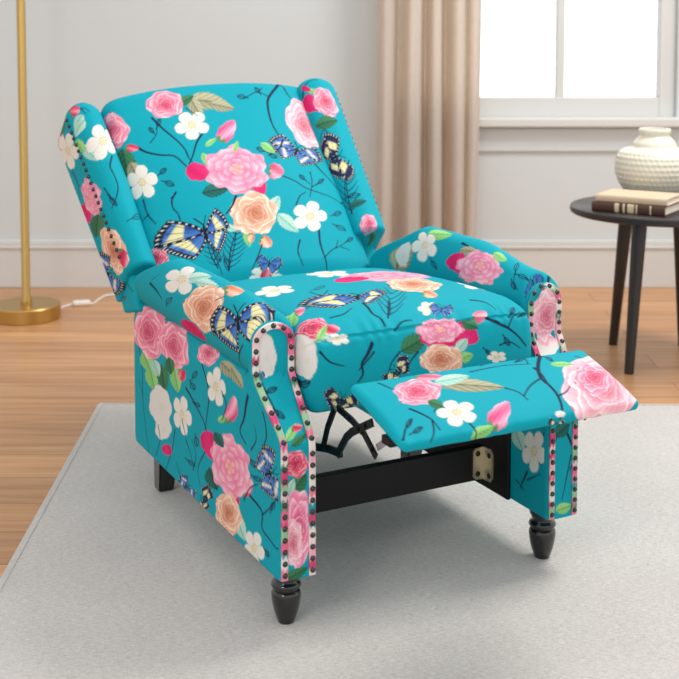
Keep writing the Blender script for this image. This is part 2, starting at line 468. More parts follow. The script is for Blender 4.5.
# where each motif of the print falls on the cloth of each part (metres on the cloth)
MOTIFS = {
 'back': [
  ('branch',2.2,1.2,[0.7426,0.6717,0.8012,0.6111,0.8183,0.5716,0.8261,0.5262,0.8242,0.4917,0.8149,0.4607]),
  ('branch',1.6,0.8,[0.7426,0.6717,0.7413,0.6344,0.732,0.6071]),
  ('branch',1.2,0.6,[0.8012,0.6111,0.8281,0.6281,0.8552,0.6171,0.8802,0.6033]),
  ('branch',1.8,0.8,[1.1389,0.5703,1.1243,0.5301,1.1052,0.4898,1.0909,0.4513,1.0885,0.4157,1.0837,0.3973]),
  ('branch',2.0,1,[1.1977,0.4855,1.1819,0.4621,1.1531,0.4423,1.122,0.4303,1.106,0.3987,1.0945,0.3687]),
  ('branch',1.6,1,[1.0196,0.5042,1.0529,0.466,1.076,0.4239,1.0951,0.3927]),
  ('branch',1.4,0.8,[0.8606,0.3315,0.8308,0.3148,0.805,0.2927,0.765,0.2803,0.7246,0.2708,0.6892,0.2501]),
  ('branch',1.6,0.9,[0.743,0.3831,0.7291,0.3577,0.7103,0.3344,0.6956,0.3077]),
  ('branch',1.2,0.6,[0.7716,0.3505,0.7781,0.3153,0.8028,0.2635]),
  ('branch',0.9,0.5,[0.7872,0.3076,0.8024,0.3266,0.81,0.3398]),
  ('branch',0.9,0.5,[0.7844,0.2978,0.7505,0.3192,0.7318,0.333]),
  ('branch',1.8,0.9,[0.8096,0.1608,0.8187,0.1246,0.8196,0.0949,0.8187,0.0673,0.8195,0.0402]),
  ('branch',0.9,0.5,[0.8222,0.0776,0.7895,0.1015,0.7588,0.1155,0.7243,0.135]),
  ('branch',0.9,0.5,[0.7744,0.1082,0.7587,0.1337]),
  ('branch',0.9,0.5,[0.7565,0.1127,0.7282,0.1069]),
  ('branch',1.5,0.8,[1.1475,0.3175,1.1623,0.2972,1.1659,0.2737,1.1593,0.2531,1.1591,0.2261]),
  ('branch',1.1,0.6,[1.163,0.3037,1.1491,0.3116]),
  ('branch',1.0,0.6,[1.1109,0.1622,1.1055,0.1093,1.1018,0.0653]),
  ('branch',0.9,0.5,[1.038,0.1712,1.0553,0.1276,1.0821,0.0763]),
  ('branch',1.3,0.6,[1.0832,0.0715,1.0658,0.1219,1.038,0.1712]),
  ('branch',0.9,0.3,[1.0805,0.0779,1.0872,0.0929,1.0902,0.1116]),
  ('branch',0.9,0.3,[1.0805,0.0779,1.064,0.083,1.0479,0.0938]),
  ('branch',0.9,0.3,[1.0743,0.0917,1.0819,0.1094,1.0854,0.1311]),
  ('branch',0.9,0.3,[1.0743,0.0917,1.0549,0.0981,1.036,0.1109]),
  ('branch',0.9,0.3,[1.0678,0.1058,1.076,0.1249,1.0798,0.1484]),
  ('branch',0.9,0.3,[1.0678,0.1058,1.0468,0.1129,1.0262,0.127]),
  ('branch',0.9,0.3,[1.0613,0.1201,1.0696,0.1393,1.0734,0.1631]),
  ('branch',0.9,0.3,[1.0613,0.1201,1.04,0.1274,1.0192,0.1418]),
  ('branch',0.9,0.3,[1.0547,0.1345,1.0625,0.1526,1.0661,0.175]),
  ('branch',0.9,0.3,[1.0547,0.1345,1.0346,0.1416,1.015,0.1552]),
  ('branch',0.9,0.3,[1.0481,0.149,1.0549,0.1648,1.0581,0.1844]),
  ('branch',0.9,0.3,[1.0481,0.149,1.0305,0.1554,1.0133,0.1674]),
  ('branch',0.9,0.3,[1.0414,0.1638,1.0469,0.1764,1.0494,0.1922]),
  ('branch',0.9,0.3,[1.0414,0.1638,1.0272,0.1689,1.0134,0.1787]),
  ('branch',1.3,0.6,[1.108,0.0817,1.1154,0.121,1.1132,0.1628]),
  ('branch',0.9,0.3,[1.1086,0.0897,1.1184,0.0959,1.126,0.1054]),
  ('branch',0.9,0.3,[1.1086,0.0897,1.1004,0.0993,1.0933,0.1116]),
  ('branch',0.9,0.3,[1.1096,0.1058,1.1211,0.1131,1.1301,0.1245]),
  ('branch',0.9,0.3,[1.1096,0.1058,1.1,0.1171,1.0916,0.1318]),
  ('branch',0.9,0.3,[1.1107,0.1219,1.1225,0.1295,1.1316,0.1413]),
  ('branch',0.9,0.3,[1.1107,0.1219,1.1008,0.1336,1.0922,0.1488]),
  ('branch',0.9,0.3,[1.1117,0.1382,1.1222,0.1451,1.1304,0.1556]),
  ('branch',0.9,0.3,[1.1117,0.1382,1.1028,0.1488,1.0951,0.1624]),
  ('branch',0.9,0.3,[1.1127,0.1546,1.1208,0.1599,1.1271,0.168]),
  ('branch',0.9,0.3,[1.1127,0.1546,1.1059,0.1627,1.1,0.1732]),
  ('branch',0.9,0.5,[1.1655,0.4883,1.1448,0.5105,1.1352,0.5366]),
  ('twig',1.1301,0.5461,-0.01008,0.0115,0.01768,0.01053),
  ('twig',1.1505,0.5266,0.00407,0.01173,0.01503,-0.00806),
  ('twig',1.1581,0.35,-0.01253,-0.01035,-0.01202,0.01789),
  ('twig',1.1626,0.3877,-0.01316,0.00482,0.00841,0.0169),
  ('twig',0.8893,0.4245,0.01329,0.01263,0.00791,-0.02004),
  ('twig',0.8671,0.4058,-0.01118,-0.01501,-0.01106,0.01864),
  ('twig',0.7345,0.2174,-0.02271,0.00044,0.00983,0.01766),
  ('twig',0.7398,0.1758,-0.0215,-0.01541,-0.00772,0.01874),
  ('twig',1.1018,0.1227,-0.00531,-0.01658,-0.02595,0.00613),
  ('twig',1.085,0.0935,-0.00107,-0.01729,-0.02408,0.00315),
  ('twig',0.8778,0.6103,0.01556,0.01004,0.00424,-0.02073),
  ('twig',0.8268,0.6317,0.00484,0.01529,0.01375,-0.01186),
  ('twig',0.8024,0.3265,0.00812,0.01481,0.01037,-0.01398),
  ('twig',0.7506,0.3191,-0.01761,0.00612,0.01348,0.012),
  ('twig',0.7194,0.1387,-0.01897,0.00378,0.0104,0.01272),
  ('leaf',0.9792,0.6028,-0.05168,-0.01211,-0.01141,0.0309,'olive'),
  ('leaf',0.9469,0.5822,-0.03158,-0.01019,-0.01199,0.01997,'olive',2),
  ('leaf',1.0189,0.5822,-0.0048,-0.01966,-0.04092,0.00996,'olive',6),
  ('leaf',1.0365,0.6136,-0.02495,0.00197,0.01243,0.016,'green',9),
  ('rose',1.094,0.6098,-0.05059,-0.01451,-0.01143,0.05129,'pink',3),
  ('flower',1.0475,0.5256,-0.04743,-0.01633,-0.00707,0.05235,0.3),
  ('leaf',1.0173,0.4616,-0.01917,0.00174,0.01214,0.00889,'lime'),
  ('bud',0.9625,0.4956,-0.03247,0.01227,0.03508,0.01696,'peony',1),
  ('leaf',1.053,0.3011,-0.03594,-0.00312,0.00178,0.02163,'dark',1),
  ('bud',1.0778,0.3652,-0.02859,-0.01194,-0.01333,0.02764,'magenta',4),
  ('bud',0.9387,0.3082,-0.00562,-0.02266,-0.03465,0.01145,'magenta',2),
  ('leaf',1.049,0.4017,-0.00293,-0.01062,-0.02481,0.0054,'lime'),
  ('peony',0.979,0.3622,-0.08605,-0.036,-0.02437,0.08375,'peony',2),
  ('bud',0.8749,0.3489,-0.02271,-0.00917,-0.0006,0.02741,'pink',2),
  ('leaf',0.9558,0.4423,-0.01206,0.00638,0.01931,0.00408,'lime',1),
  ('leaf',1.2337,0.4443,0.00226,-0.0226,-0.05301,-0.00936,'green',3),
  ('bud',1.2092,0.487,-0.01486,-0.00295,-0.00707,0.0127,'red',1),
  ('rose',1.2404,0.5703,-0.03908,-0.01582,-0.03534,0.05563,'pink',5),
  ('leaf',1.2199,0.4114,-0.00467,-0.01656,-0.03375,0.00292,'olive',8),
  ('flower',1.2125,0.375,-0.03542,-0.01258,-0.0188,0.05319,0.9),
  ('leaf',0.9156,0.2396,-0.02366,0.01335,0.02765,0.01168,'pale',1),
  ('leaf',0.8934,0.1835,-0.02159,-0.01734,-0.02833,0.01505,'pale',2),
  ('leaf',1.0126,0.1502,0.00318,-0.01324,-0.02538,0.00084,'lime',2),
  ('leaf',1.0496,0.1848,-0.01633,-0.0063,-0.01072,0.01002,'pale',3),
  ('rose',0.9762,0.2202,-0.0627,-0.03064,-0.01937,0.067,'peach',4),
  ('bud',0.9692,0.1337,-0.01303,-0.01225,-0.01148,0.01388,'peach',1),
  ('bud',1.0049,0.1492,0.00407,-0.01026,-0.01406,-0.00124,'peach',1),
  ('flower',0.8229,0.2032,-0.05667,-0.01667,0.0009,0.05084,1.2),
  ('butterfly',1.1111,0.1798,-0.09118,-0.00357,0.00409,0.06709,'blue',1,1.25,0.62),
  ('butterfly',0.7904,0.4198,-0.06826,-0.02844,-0.0277,0.04347,'swallow',2),
  ('flower',0.9905,0.0471,-0.04986,-0.00224,-0.00436,0.0226,0.2),
  ('bud',0.9902,0.0491,-0.00149,0.01599,0.01446,0.0014,'red',1),
  ('butterfly',0.9786,0.0727,-0.03263,-0.00982,-0.00877,0.02346,'mono'),
  ('rose',0.7241,0.5256,-0.05941,0.01063,0.03481,0.08515,'pale',6),
  ('leaf',0.6091,0.1321,-0.03607,-0.03461,-0.01091,0.02859,'lime',3),
  ('rose',1.2311,0.1563,-0.02576,-0.00685,-0.01854,0.0261,'red',2),
  ('branch',1.8,1,[1.0082,0.2757,1.027,0.247,1.0485,0.2261]),
  ('branch',1.2,0.6,[0.8537,0.2369,0.8326,0.2654,0.8097,0.2793]),
  ('branch',1.3,0.6,[0.8281,0.6281,0.8108,0.6435]),
  ('branch',1.2,0.6,[1.0449,0.5859,1.0224,0.5541]),
  ('branch',1.3,0.7,[1.2223,0.3238,1.222,0.2775,1.212,0.2443]),
  ('branch',1.1,0.6,[1.222,0.2775,1.2386,0.2688]),
  ('branch',1.6,0.8,[0.8149,0.4607,0.8432,0.4241,0.8797,0.4024]),
  ('branch',1.3,0.7,[0.7042,0.2591,0.6522,0.2719]),
  ('branch',1.2,0.6,[0.9822,0.1263,1.0015,0.0969,1.0257,0.0633]),
  ('branch',1.5,0.7,[0.8753,0.1318,0.8917,0.0977,0.887,0.0605]),
  ('leaf',0.8698,0.4313,-0.01461,-0.01065,-0.0189,0.01169,'lime',3),
 ],
 'wing_left': [
  ('branch',1.4,0.8,[0.205,0.3272,0.188,0.2944,0.1895,0.2658,0.1883,0.2284,0.1733,0.1978,0.1542,0.1751]),
  ('branch',1.2,0.6,[0.1531,0.2372,0.1605,0.2088,0.1663,0.1849]),
  ('branch',1.1,0.6,[0.1607,0.3731,0.1877,0.3911,0.2171,0.4055]),
  ('branch',1.0,0.5,[0.157,0.4806,0.1807,0.4858,0.1918,0.4704]),
  ('branch',1.0,0.5,[0.1708,0.4891,0.1796,0.4652]),
  ('branch',1.4,0.6,[0.0243,0.3769,0.037,0.3159]),
  ('branch',1.2,0.6,[0.0285,0.3969,0.0372,0.3416,0.0074,0.2976]),
  ('branch',1.2,0.6,[-0.006,0.1841,-0.0029,0.1484]),
  ('twig',0.2111,0.1381,0.03316,-0.00074,0.01369,0.02232),
  ('twig',0.1616,0.1963,0.00706,0.015,-0.02186,0.00532),
  ('bud',0.1532,0.4908,0.01687,-0.00339,0.00129,0.02164,'red',1),
  ('rose',0.0015,0.4871,0.03928,0.04668,-0.0329,0.00802,'pink',2),
  ('leaf',0.0509,0.5044,-0.03388,0.03435,-0.00744,-0.02897,'green',2),
  ('leaf',0.1519,0.4502,-0.01998,0.00885,-0.01443,-0.01331,'pale',2),
  ('leaf',0.1483,0.4324,-0.02276,0.009,-0.01492,-0.01354,'pale',2),
  ('leaf',0.1516,0.349,0.01227,0.018,-0.03177,0.00584,'pale',4),
  ('leaf',0.1304,0.3852,0.00393,0.01666,-0.02514,-0.00321,'lime',1),
  ('flower',0.0505,0.4274,0.07426,0.0258,-0.04823,0.04536,0.2),
  ('flower',0.1961,0.375,0.04918,0.02045,0.00134,0.06096,0.5),
  ('bud',-0.0007,0.2584,0.01109,0.05438,-0.03404,-0.02343,'magenta',3),
  ('peony',0.0842,0.2516,0.05968,0.0081,-0.03174,0.06044,'peony',4),
  ('leaf',0.0537,0.1866,-0.03475,0.04168,-0.01212,-0.03053,'green',1),
  ('rose',0.0921,0.0879,0.06658,-0.00096,-0.03063,0.07389,'peach',3),
  ('bud',0.1265,0.042,-0.00103,0.02146,-0.02678,-0.00686,'red',3),
  ('butterfly',-0.0068,0.0883,0.01109,0.08048,-0.0639,-0.04297,'swallow',4),
 ],
 'shell': [
  ('butterfly',1.6537,0.1744,-0.02264,-0.07665,-0.10239,-0.03592,'swallow',4),
  ('branch',1,0.6,[1.5295,0.1004,1.5061,0.063]),
 ],
 'wing_right': [
  ('branch',1.6,0.8,[0.3007,0.4682,0.2865,0.4954,0.2626,0.5146,0.236,0.5135]),
  ('branch',1.2,0.6,[0.26,0.3145,0.2715,0.3359,0.2921,0.3115]),
  ('branch',1.3,0.6,[0.2866,0.0588,0.2749,0.1277,0.2512,0.1984]),
  ('branch',0.9,0.3,[0.2842,0.0681,0.2953,0.0837,0.3033,0.103]),
  ('branch',0.9,0.3,[0.2842,0.0681,0.269,0.0746,0.2544,0.0874]),
  ('branch',0.9,0.3,[0.2793,0.0872,0.2914,0.1044,0.3,0.1263]),
  ('branch',0.9,0.3,[0.2793,0.0872,0.2616,0.0957,0.244,0.1118]),
  ('branch',0.9,0.3,[0.2743,0.1066,0.287,0.1243,0.2955,0.1472]),
  ('branch',0.9,0.3,[0.2743,0.1066,0.2551,0.1168,0.2354,0.1354]),
  ('branch',0.9,0.3,[0.2692,0.1264,0.2818,0.1434,0.2898,0.1659]),
  ('branch',0.9,0.3,[0.2692,0.1264,0.2497,0.1375,0.2291,0.1574]),
  ('branch',0.9,0.3,[0.2641,0.1465,0.2759,0.162,0.2832,0.1824]),
  ('branch',0.9,0.3,[0.2641,0.1465,0.2456,0.1577,0.2258,0.1772]),
  ('branch',0.9,0.3,[0.2589,0.167,0.2693,0.18,0.2758,0.1975]),
  ('branch',0.9,0.3,[0.2589,0.167,0.2426,0.1773,0.2252,0.1948]),
  ('branch',0.9,0.3,[0.2538,0.1879,0.2623,0.198,0.2675,0.2117]),
  ('branch',0.9,0.3,[0.2538,0.1879,0.2406,0.1966,0.2268,0.2107]),
  ('branch',1.0,0.5,[0.2324,0.2234,0.2677,0.1625,0.2876,0.105,0.2844,0.0641]),
  ('leaf',0.2574,0.0836,-0.03142,-0.00036,0.00311,0.01219,'dark',2),
  ('twig',0.2665,0.1092,-0.02692,-0.00264,-0.00133,0.02141),
  ('bud',0.2824,0.4345,-0.02308,-0.01686,-0.02485,0.02171,'magenta',5),
  ('rose',0.2378,0.4287,-0.0367,0.01591,0.02103,0.05552,'pink',4),
  ('leaf',0.2671,0.4753,-0.01103,-0.0029,-0.00391,0.01008,'lime'),
  ('bud',0.2819,0.4894,-0.01164,-0.00563,-0.01265,0.00751,'magenta',2),
  ('leaf',0.2556,0.3595,-0.03536,-0.00158,0.0024,0.02369,'green',5),
  ('butterfly',0.2728,0.2394,-0.00757,-0.0426,-0.07872,0.00694,'dark',2),
  ('rose',0.2478,0.0143,-0.03084,-0.01122,-0.00501,0.0322,'pink',8),
  ('leaf',0.1827,-0.0298,-0.04932,-0.02522,-0.01849,0.00444,'green',1),
 ],
 'arm_left': [
  ('branch',1.6,0.7,[0.5129,0.666,0.5044,0.5924,0.4929,0.5434]),
  ('branch',1.3,0.6,[0.5217,0.6735,0.543,0.6831]),
  ('twig',0.4944,0.4997,0.01541,0.00229,-0.01706,0.03776),
  ('branch',2.0,1,[0.3825,0.3358,0.3494,0.3185,0.3154,0.3182,0.2712,0.3303,0.2352,0.3416]),
  ('branch',1.8,0.9,[0.2948,0.446,0.2773,0.4009,0.2535,0.352,0.2345,0.331]),
  ('branch',1.4,0.7,[0.318,0.7545,0.2607,0.7281,0.1828,0.7236,0.1147,0.7048,0.0605,0.6821]),
  ('branch',1.2,0.6,[0.1953,0.7232,0.2245,0.7506]),
  ('branch',1.4,0.7,[0.178,0.5142,0.1249,0.534,0.0629,0.5752]),
  ('branch',1.2,0.6,[0.1771,0.4488,0.158,0.4262,0.1371,0.4096]),
  ('branch',2,1,[0.3722,0.09,0.3371,0.1295,0.2935,0.1661,0.2747,0.1388]),
  ('branch',1.8,0.8,[0.3963,0.0,0.3622,0.0274,0.3357,0.0368,0.3001,0.0594,0.2719,0.0682]),
  ('branch',1.8,0.9,[0.182,0.1676,0.1769,0.113,0.1667,0.0693,0.1354,0.0696,0.1264,0.0358,0.1196,0.0034]),
  ('branch',1.2,0.6,[0.1608,0.0694,0.1881,0.0352,0.2124,0.0111]),
  ('branch',1.2,0.6,[0.4884,0.0715,0.5276,0.0508]),
  ('branch',1.4,0.7,[0.5009,0.0205,0.4508,0.071,0.4052,0.0905]),
  ('branch',1.2,0.6,[0.0795,0.4806,0.1055,0.51]),
  ('branch',1.2,0.6,[0.1236,0.4099,0.1633,0.3923,0.1889,0.4141]),
  ('twig',0.3349,0.3926,0.01611,-0.00162,-0.02458,0.02997),
  ('twig',0.3117,0.411,-0.00655,0.01511,-0.01471,-0.03219),
  ('twig',0.2485,0.112,-0.0064,0.01412,-0.0153,-0.02297),
  ('twig',0.2233,0.0947,0.00296,0.01503,-0.02629,-0.01314),
  ('twig',0.192,0.0263,0.01561,-0.00361,-0.00916,0.0216),
  ('twig',0.1967,0.3914,-0.01291,0.01335,-0.00639,-0.03258),
  ('twig',0.1355,0.4265,0.0008,0.0151,-0.03014,-0.01838),
  ('twig',0.0958,0.0528,-0.00458,0.01278,-0.01254,-0.01826),
  ('twig',0.2764,0.3896,0.00187,0.01373,-0.02366,-0.01391),
  ('flower',0.5565,0.5439,0.03627,0.01958,-0.02306,0.12723,0.4),
  ('leaf',0.5796,0.4784,0.01698,0.01139,-0.035,0.05427,'pale',1),
  ('leaf',0.5725,0.3905,0.00777,0.01268,-0.07014,0.03692,'pale',3),
  ('leaf',0.5016,0.3468,-0.01976,0.00937,-0.03207,-0.03248,'pale',3),
  ('rose',0.528,0.2946,0.00417,0.05563,-0.126,0.03044,'peach',7),
  ('bud',0.5891,0.2308,0.01136,0.013,-0.03859,0.04505,'peach',2),
  ('bud',0.4569,0.3485,-0.00779,0.0213,-0.07315,-0.04677,'magenta',2),
  ('butterfly',0.5359,0.0725,0.05252,0.04496,-0.10624,0.07181,'blue',3),
  ('leaf',0.2558,0.659,-0.02657,0.01612,-0.01412,-0.04598,'lime',3),
  ('leaf',0.2768,0.5862,-0.02799,0.01319,-0.01451,-0.03746,'green',3),
  ('leaf',0.2956,0.5049,-0.02532,0.01257,-0.01256,-0.03536,'lime',5),
  ('leaf',0.2854,0.6921,-0.01816,0.01809,-0.02482,-0.04492,'lime',6),
  ('rose',0.3621,0.6712,0.03171,0.0617,-0.12548,0.0264,'pink',9),
  ('rose',0.3704,0.5078,0.02775,0.04624,-0.10041,0.03436,'pink',10),
  ('leaf',0.2877,0.6314,-0.01457,0.01263,-0.01951,-0.03078,'pale',11),
  ('leaf',0.3176,0.5406,-0.0178,0.01036,-0.00467,-0.03293,'green',12),
  ('bud',0.3174,0.468,-0.01349,0.00808,-0.00262,-0.02538,'red',2),
  ('blob',0.2065,0.6076,0.02769,0.04362,-0.07658,0.01744,1.0),
  ('blob',0.1577,0.5896,0.01887,0.03081,-0.05724,-0.00083,0.3),
  ('flower',0.2264,0.4708,0.02134,0.04361,-0.05725,0.01672,0.3),
  ('leaf',0.3946,0.1798,-0.00494,0.01407,-0.04417,-0.02742,'olive',5),
  ('leaf',0.3901,0.1388,-0.01072,0.00906,-0.02867,-0.02356,'olive',6),
  ('rose',0.3983,0.2962,0.00785,0.02621,-0.06465,-0.01764,'pink',12),
  ('flower',0.3455,0.2671,0.0181,0.03967,-0.06235,-0.0057,0.1),
  ('bud',0.3199,0.2011,0.03393,-0.00671,-0.03125,0.03173,'peony',6),
  ('leaf',0.2877,0.2527,0.01276,0.00228,-0.01901,0.01259,'lime',2),
  ('bud',0.2097,0.3155,-0.02236,0.01932,-0.02786,-0.03915,'magenta',1),
  ('leaf',0.1443,0.301,-0.0162,0.02028,-0.02072,-0.0388,'dark',5),
  ('bud',0.1865,0.1398,0.02591,-0.00343,-0.0228,0.02732,'pink',6),
  ('bud',0.1446,0.2012,-0.00856,0.01576,-0.02354,-0.02479,'magenta',6),
  ('peony',0.2013,0.2148,0.04637,0.05846,-0.09889,0.04204,'peony',5),
  ('leaf',0.0963,0.1687,-0.01882,0.015,-0.02344,-0.0262,'pale',2),
  ('rose',0.0995,0.2261,0.03265,0.03833,-0.06621,0.0231,'peach',8),
  ('butterfly',0.2503,0.0429,-0.04059,0.02565,-0.02967,-0.0522,'swallow',5),
  ('butterfly',0.0823,0.3445,0.04143,-0.00971,-0.02792,0.03997,'dark',1),
  ('butterfly',0.07,0.4511,-0.01128,0.02124,-0.03697,-0.03518,'swallow',1),
  ('flower',0.081,0.1051,0.02437,0.03213,-0.0477,0.01473,0.5),
  ('bud',0.1139,0.5653,-0.0057,0.01533,-0.01846,-0.02726,'magenta',1),
  ('branch',1.3,0.7,[0.154,0.6224,0.1222,0.6103,0.074,0.6381]),
  ('branch',1.6,0.8,[0.344,0.2369,0.3251,0.2279,0.2855,0.2529]),
  ('branch',1.3,0.6,[0.1587,0.1494,0.1934,0.1217,0.2148,0.0861]),
  ('branch',1.2,0.6,[0.1873,0.3426,0.1384,0.3817,0.1026,0.3714]),
  ('branch',1.3,0.7,[0.5517,0.2538,0.5684,0.224]),
  ('branch',1.3,0.7,[0.2149,0.4713,0.1817,0.4487]),
  ('branch',1.3,0.7,[0.2706,0.1163,0.2979,0.0939,0.3244,0.0972]),
  ('leaf',0.2385,0.2686,-0.00869,0.0126,-0.02226,-0.02175,'dark',3),
 ],
 'panel_left': [
  ('blob',0.0037,0.5367,0.02253,-0.00337,-0.0014,0.04854,0.4),
  ('twig',0.0027,0.4656,0.01615,-0.00205,0.00444,0.01318),
  ('twig',0.0046,0.421,0.00959,0.01199,-0.01304,0.00879),
  ('branch',1.2,0.6,[-0.0089,0.4816,-0.0027,0.4482,0.0052,0.411]),
  ('leaf',0.0198,0.3811,0.01628,-0.00693,0.01596,0.006,'lime',3),
  ('leaf',0.029,0.3641,0.01834,-0.00429,0.00943,0.00811,'green',3),
  ('bud',0.032,0.387,0.0123,-0.00036,0.00206,0.00745,'red',3),
  ('leaf',0.0239,0.2817,0.01709,-0.01403,0.0158,0.01343,'green',6),
  ('leaf',0.0097,0.2785,0.00617,-0.00933,0.01485,0.00489,'pale',6),
  ('rose',0.0199,0.3201,0.02823,8e-05,-0.00478,0.02822,'red',13),
  ('rose',0.0236,0.1983,0.03281,0.00021,-0.0064,0.08131,'peony',14),
  ('leaf',0.0193,0.1115,0.02479,-0.0061,0.00808,0.01122,'green',7),
  ('rose',0.0134,0.1737,0.02159,0.00014,-0.00431,0.04876,'pale',3),
 ],
 'seat': [
  ('branch',1.8,0.8,[0.6454,0.1755,0.695,0.1634,0.7149,0.1721,0.7347,0.1728]),
  ('branch',1.2,0.6,[0.6459,0.2354,0.7071,0.1988]),
  ('branch',1.3,0.6,[0.7173,0.1886,0.657,0.2257]),
  ('branch',0.9,0.3,[0.7102,0.1933,0.689,0.1912,0.6366,0.2129]),
  ('branch',0.9,0.3,[0.7102,0.1933,0.6998,0.2175,0.6779,0.2473]),
  ('branch',0.9,0.3,[0.6954,0.2034,0.6558,0.2112,0.5694,0.2492]),
  ('branch',0.9,0.3,[0.6954,0.2034,0.6801,0.2347,0.6327,0.2859]),
  ('branch',0.9,0.3,[0.6762,0.217,0.6146,0.2383]),
  ('branch',0.9,0.3,[0.6762,0.217,0.6463,0.2603,0.5836,0.3211]),
  ('branch',0.9,0.3,[0.6424,0.2408,0.5705,0.2658]),
  ('branch',0.9,0.3,[0.6424,0.2408,0.6088,0.2861,0.5349,0.3498]),
  ('branch',0.9,0.3,[0.6029,0.2679,0.5282,0.2936]),
  ('branch',0.9,0.3,[0.6029,0.2679,0.5654,0.3102,0.4925,0.3709]),
  ('branch',0.9,0.3,[0.5531,0.2979,0.4881,0.3215]),
  ('branch',0.9,0.3,[0.5531,0.2979,0.5199,0.3336,0.4571,0.3847]),
  ('branch',1.4,0.6,[0.487,0.1355,0.5342,0.1406,0.4906,0.1767]),
  ('twig',0.4576,0.169,-0.01731,-0.05006,0.02631,0.02065),
  ('twig',0.5754,0.1392,0.02249,-0.03531,0.00822,0.02082),
  ('twig',0.6052,0.0626,-0.00077,-0.0289,0.01896,0.01068),
  ('branch',2.2,1.0,[0.762,0.1366,0.7791,0.1241,0.7946,0.1128,0.814,0.1147,0.8285,0.1045]),
  ('branch',1.4,0.8,[0.7752,0.1394,0.7918,0.1213,0.8053,0.1063]),
  ('twig',0.8339,0.0027,-0.01732,-0.02485,0.00885,-0.00019),
  ('branch',1.2,0.6,[0.9104,-0.0008,0.8335,-0.0004,0.8261,0.0105]),
  ('branch',2.0,1.0,[0.7398,0.4012,0.7543,0.4284,0.7666,0.4571,0.7849,0.4817,0.8084,0.5031]),
  ('branch',1.2,0.6,[0.7666,0.4571,0.7502,0.4726,0.7378,0.4993]),
  ('branch',1.2,0.6,[0.7968,0.4338,0.7942,0.46,0.8101,0.4865]),
  ('twig',0.7373,0.4779,-0.01236,-0.00813,0.01423,-0.00962),
  ('twig',0.7451,0.5017,-0.00526,-0.01029,0.01563,-0.00239),
  ('twig',0.7888,0.4498,0.01326,-0.00424,0.00857,0.0138),
  ('twig',0.8069,0.403,0.01097,-0.00667,0.01362,0.00813),
  ('branch',1.2,0.6,[0.7813,0.1956,0.7982,0.1773,0.8205,0.1686]),
  ('peony',0.3843,0.3742,0.04674,-0.07874,0.10967,0.04378,'peony',3),
  ('bud',0.3925,0.2867,0.00859,-0.03602,0.04019,0.01853,'magenta',2),
  ('rose',0.5327,0.3657,0.04724,-0.08149,0.04622,0.04978,'peach',5),
  ('bud',0.6399,0.338,0.01501,-0.02437,0.00836,0.0192,'peach',2),
  ('flower',0.4064,0.0901,0.02325,-0.05837,0.04057,0.02413,0.5),
  ('flower',0.2545,0.2954,0.0415,-0.07074,0.04108,0.03555,0.5),
  ('flower',0.5223,0.531,0.02952,-0.10545,0.03037,0.07574,0.5),
  ('butterfly',0.5982,0.1927,0.00622,-0.06491,0.097,0.03696,'blue',6,1.3,0.62),
  ('leaf',0.6312,0.0166,-0.01294,-0.02579,0.01378,0.00068,'lime',3),
  ('leaf',0.6367,0.0277,-0.02682,-0.01618,0.01435,-0.00255,'lime',4),
  ('bud',0.6164,0.0503,-0.0104,-0.02075,0.01511,0.00464,'pink',3),
  ('leaf',0.7327,0.047,-0.00957,-0.01034,0.02758,-0.00093,'pale',6),
  ('rose',0.7068,0.0319,0.00611,-0.03506,0.03379,0.00989,'red',15),
  ('bud',0.723,0.0654,0.0042,-0.01116,0.01439,0.00508,'red',4),
  ('leaf',0.7269,0.0431,-0.01778,-0.00602,0.01873,-0.00462,'lime',8),
  ('blob',0.7651,0.0068,0.017,-0.05535,0.01664,0.00719,0.5),
  ('blob',0.7336,0.0063,0.02427,-0.03106,0.01258,0.00626,0.2),
  ('flower',0.7461,0.069,0.00517,-0.01222,0.02521,0.00317,0.5),
  ('leaf',0.7706,0.228,-0.00946,-0.01534,0.03038,-0.00966,'green',8),
  ('bud',0.7678,0.3506,0.01449,-0.01546,0.02741,0.01679,'magenta',1),
  ('bud',0.7715,0.2878,0.01062,-0.01143,0.04512,0.00416,'magenta',2),
  ('peony',0.7547,0.291,0.00585,-0.02241,0.05938,0.00993,'peony',6),
  ('bud',0.7393,0.394,-0.0074,-0.01125,0.02115,-0.00311,'pink',6),
  ('flower',0.7034,0.2886,0.00379,-0.02236,0.02374,0.01415,0.5),
  ('butterfly',0.7139,0.313,0.00903,-0.02026,0.0231,0.01602,'mono',2),
  ('leaf',0.7848,0.3391,-0.01155,-0.00877,0.01471,-0.01065,'pale',8),
  ('leaf',0.8096,0.3483,-0.00308,-0.01202,0.01834,-0.00508,'lime',8),
  ('rose',0.8081,0.2908,0.0071,-0.03401,0.05539,-6e-05,'peach',9),
  ('flower',0.8203,0.4263,0.00404,-0.01379,0.02848,-0.00051,0.5),
  ('butterfly',0.8193,0.1906,-0.0242,-0.0149,0.02508,-0.01727,'dark',6),
  ('butterfly',0.8665,0.0733,0.01565,-0.02557,0.03772,0.00209,'dark',7),
  ('branch',1.5,0.7,[0.7635,0.0285,0.7836,0.0467,0.7942,0.0751]),
  ('branch',1.4,0.7,[0.7858,0.2358,0.8029,0.2172,0.8249,0.204]),
  ('branch',1.3,0.7,[0.6931,0.0759,0.6893,0.1077,0.6687,0.1367]),
  ('branch',1.4,0.7,[0.6952,0.3974,0.7056,0.4259,0.7296,0.4406]),
  ('branch',1.4,0.7,[0.7445,0.1921,0.7312,0.2122,0.7301,0.2351]),
  ('leaf',0.7536,0.3633,0.00679,-0.00809,0.01798,0.00779,'green',4),
 ],
 'arm_right': [
  ('branch',1.8,0.9,[0.6518,0.436,0.6577,0.3491]),
  ('branch',1.2,0.6,[0.6487,0.0699,0.675,0.055,0.6856,0.031]),
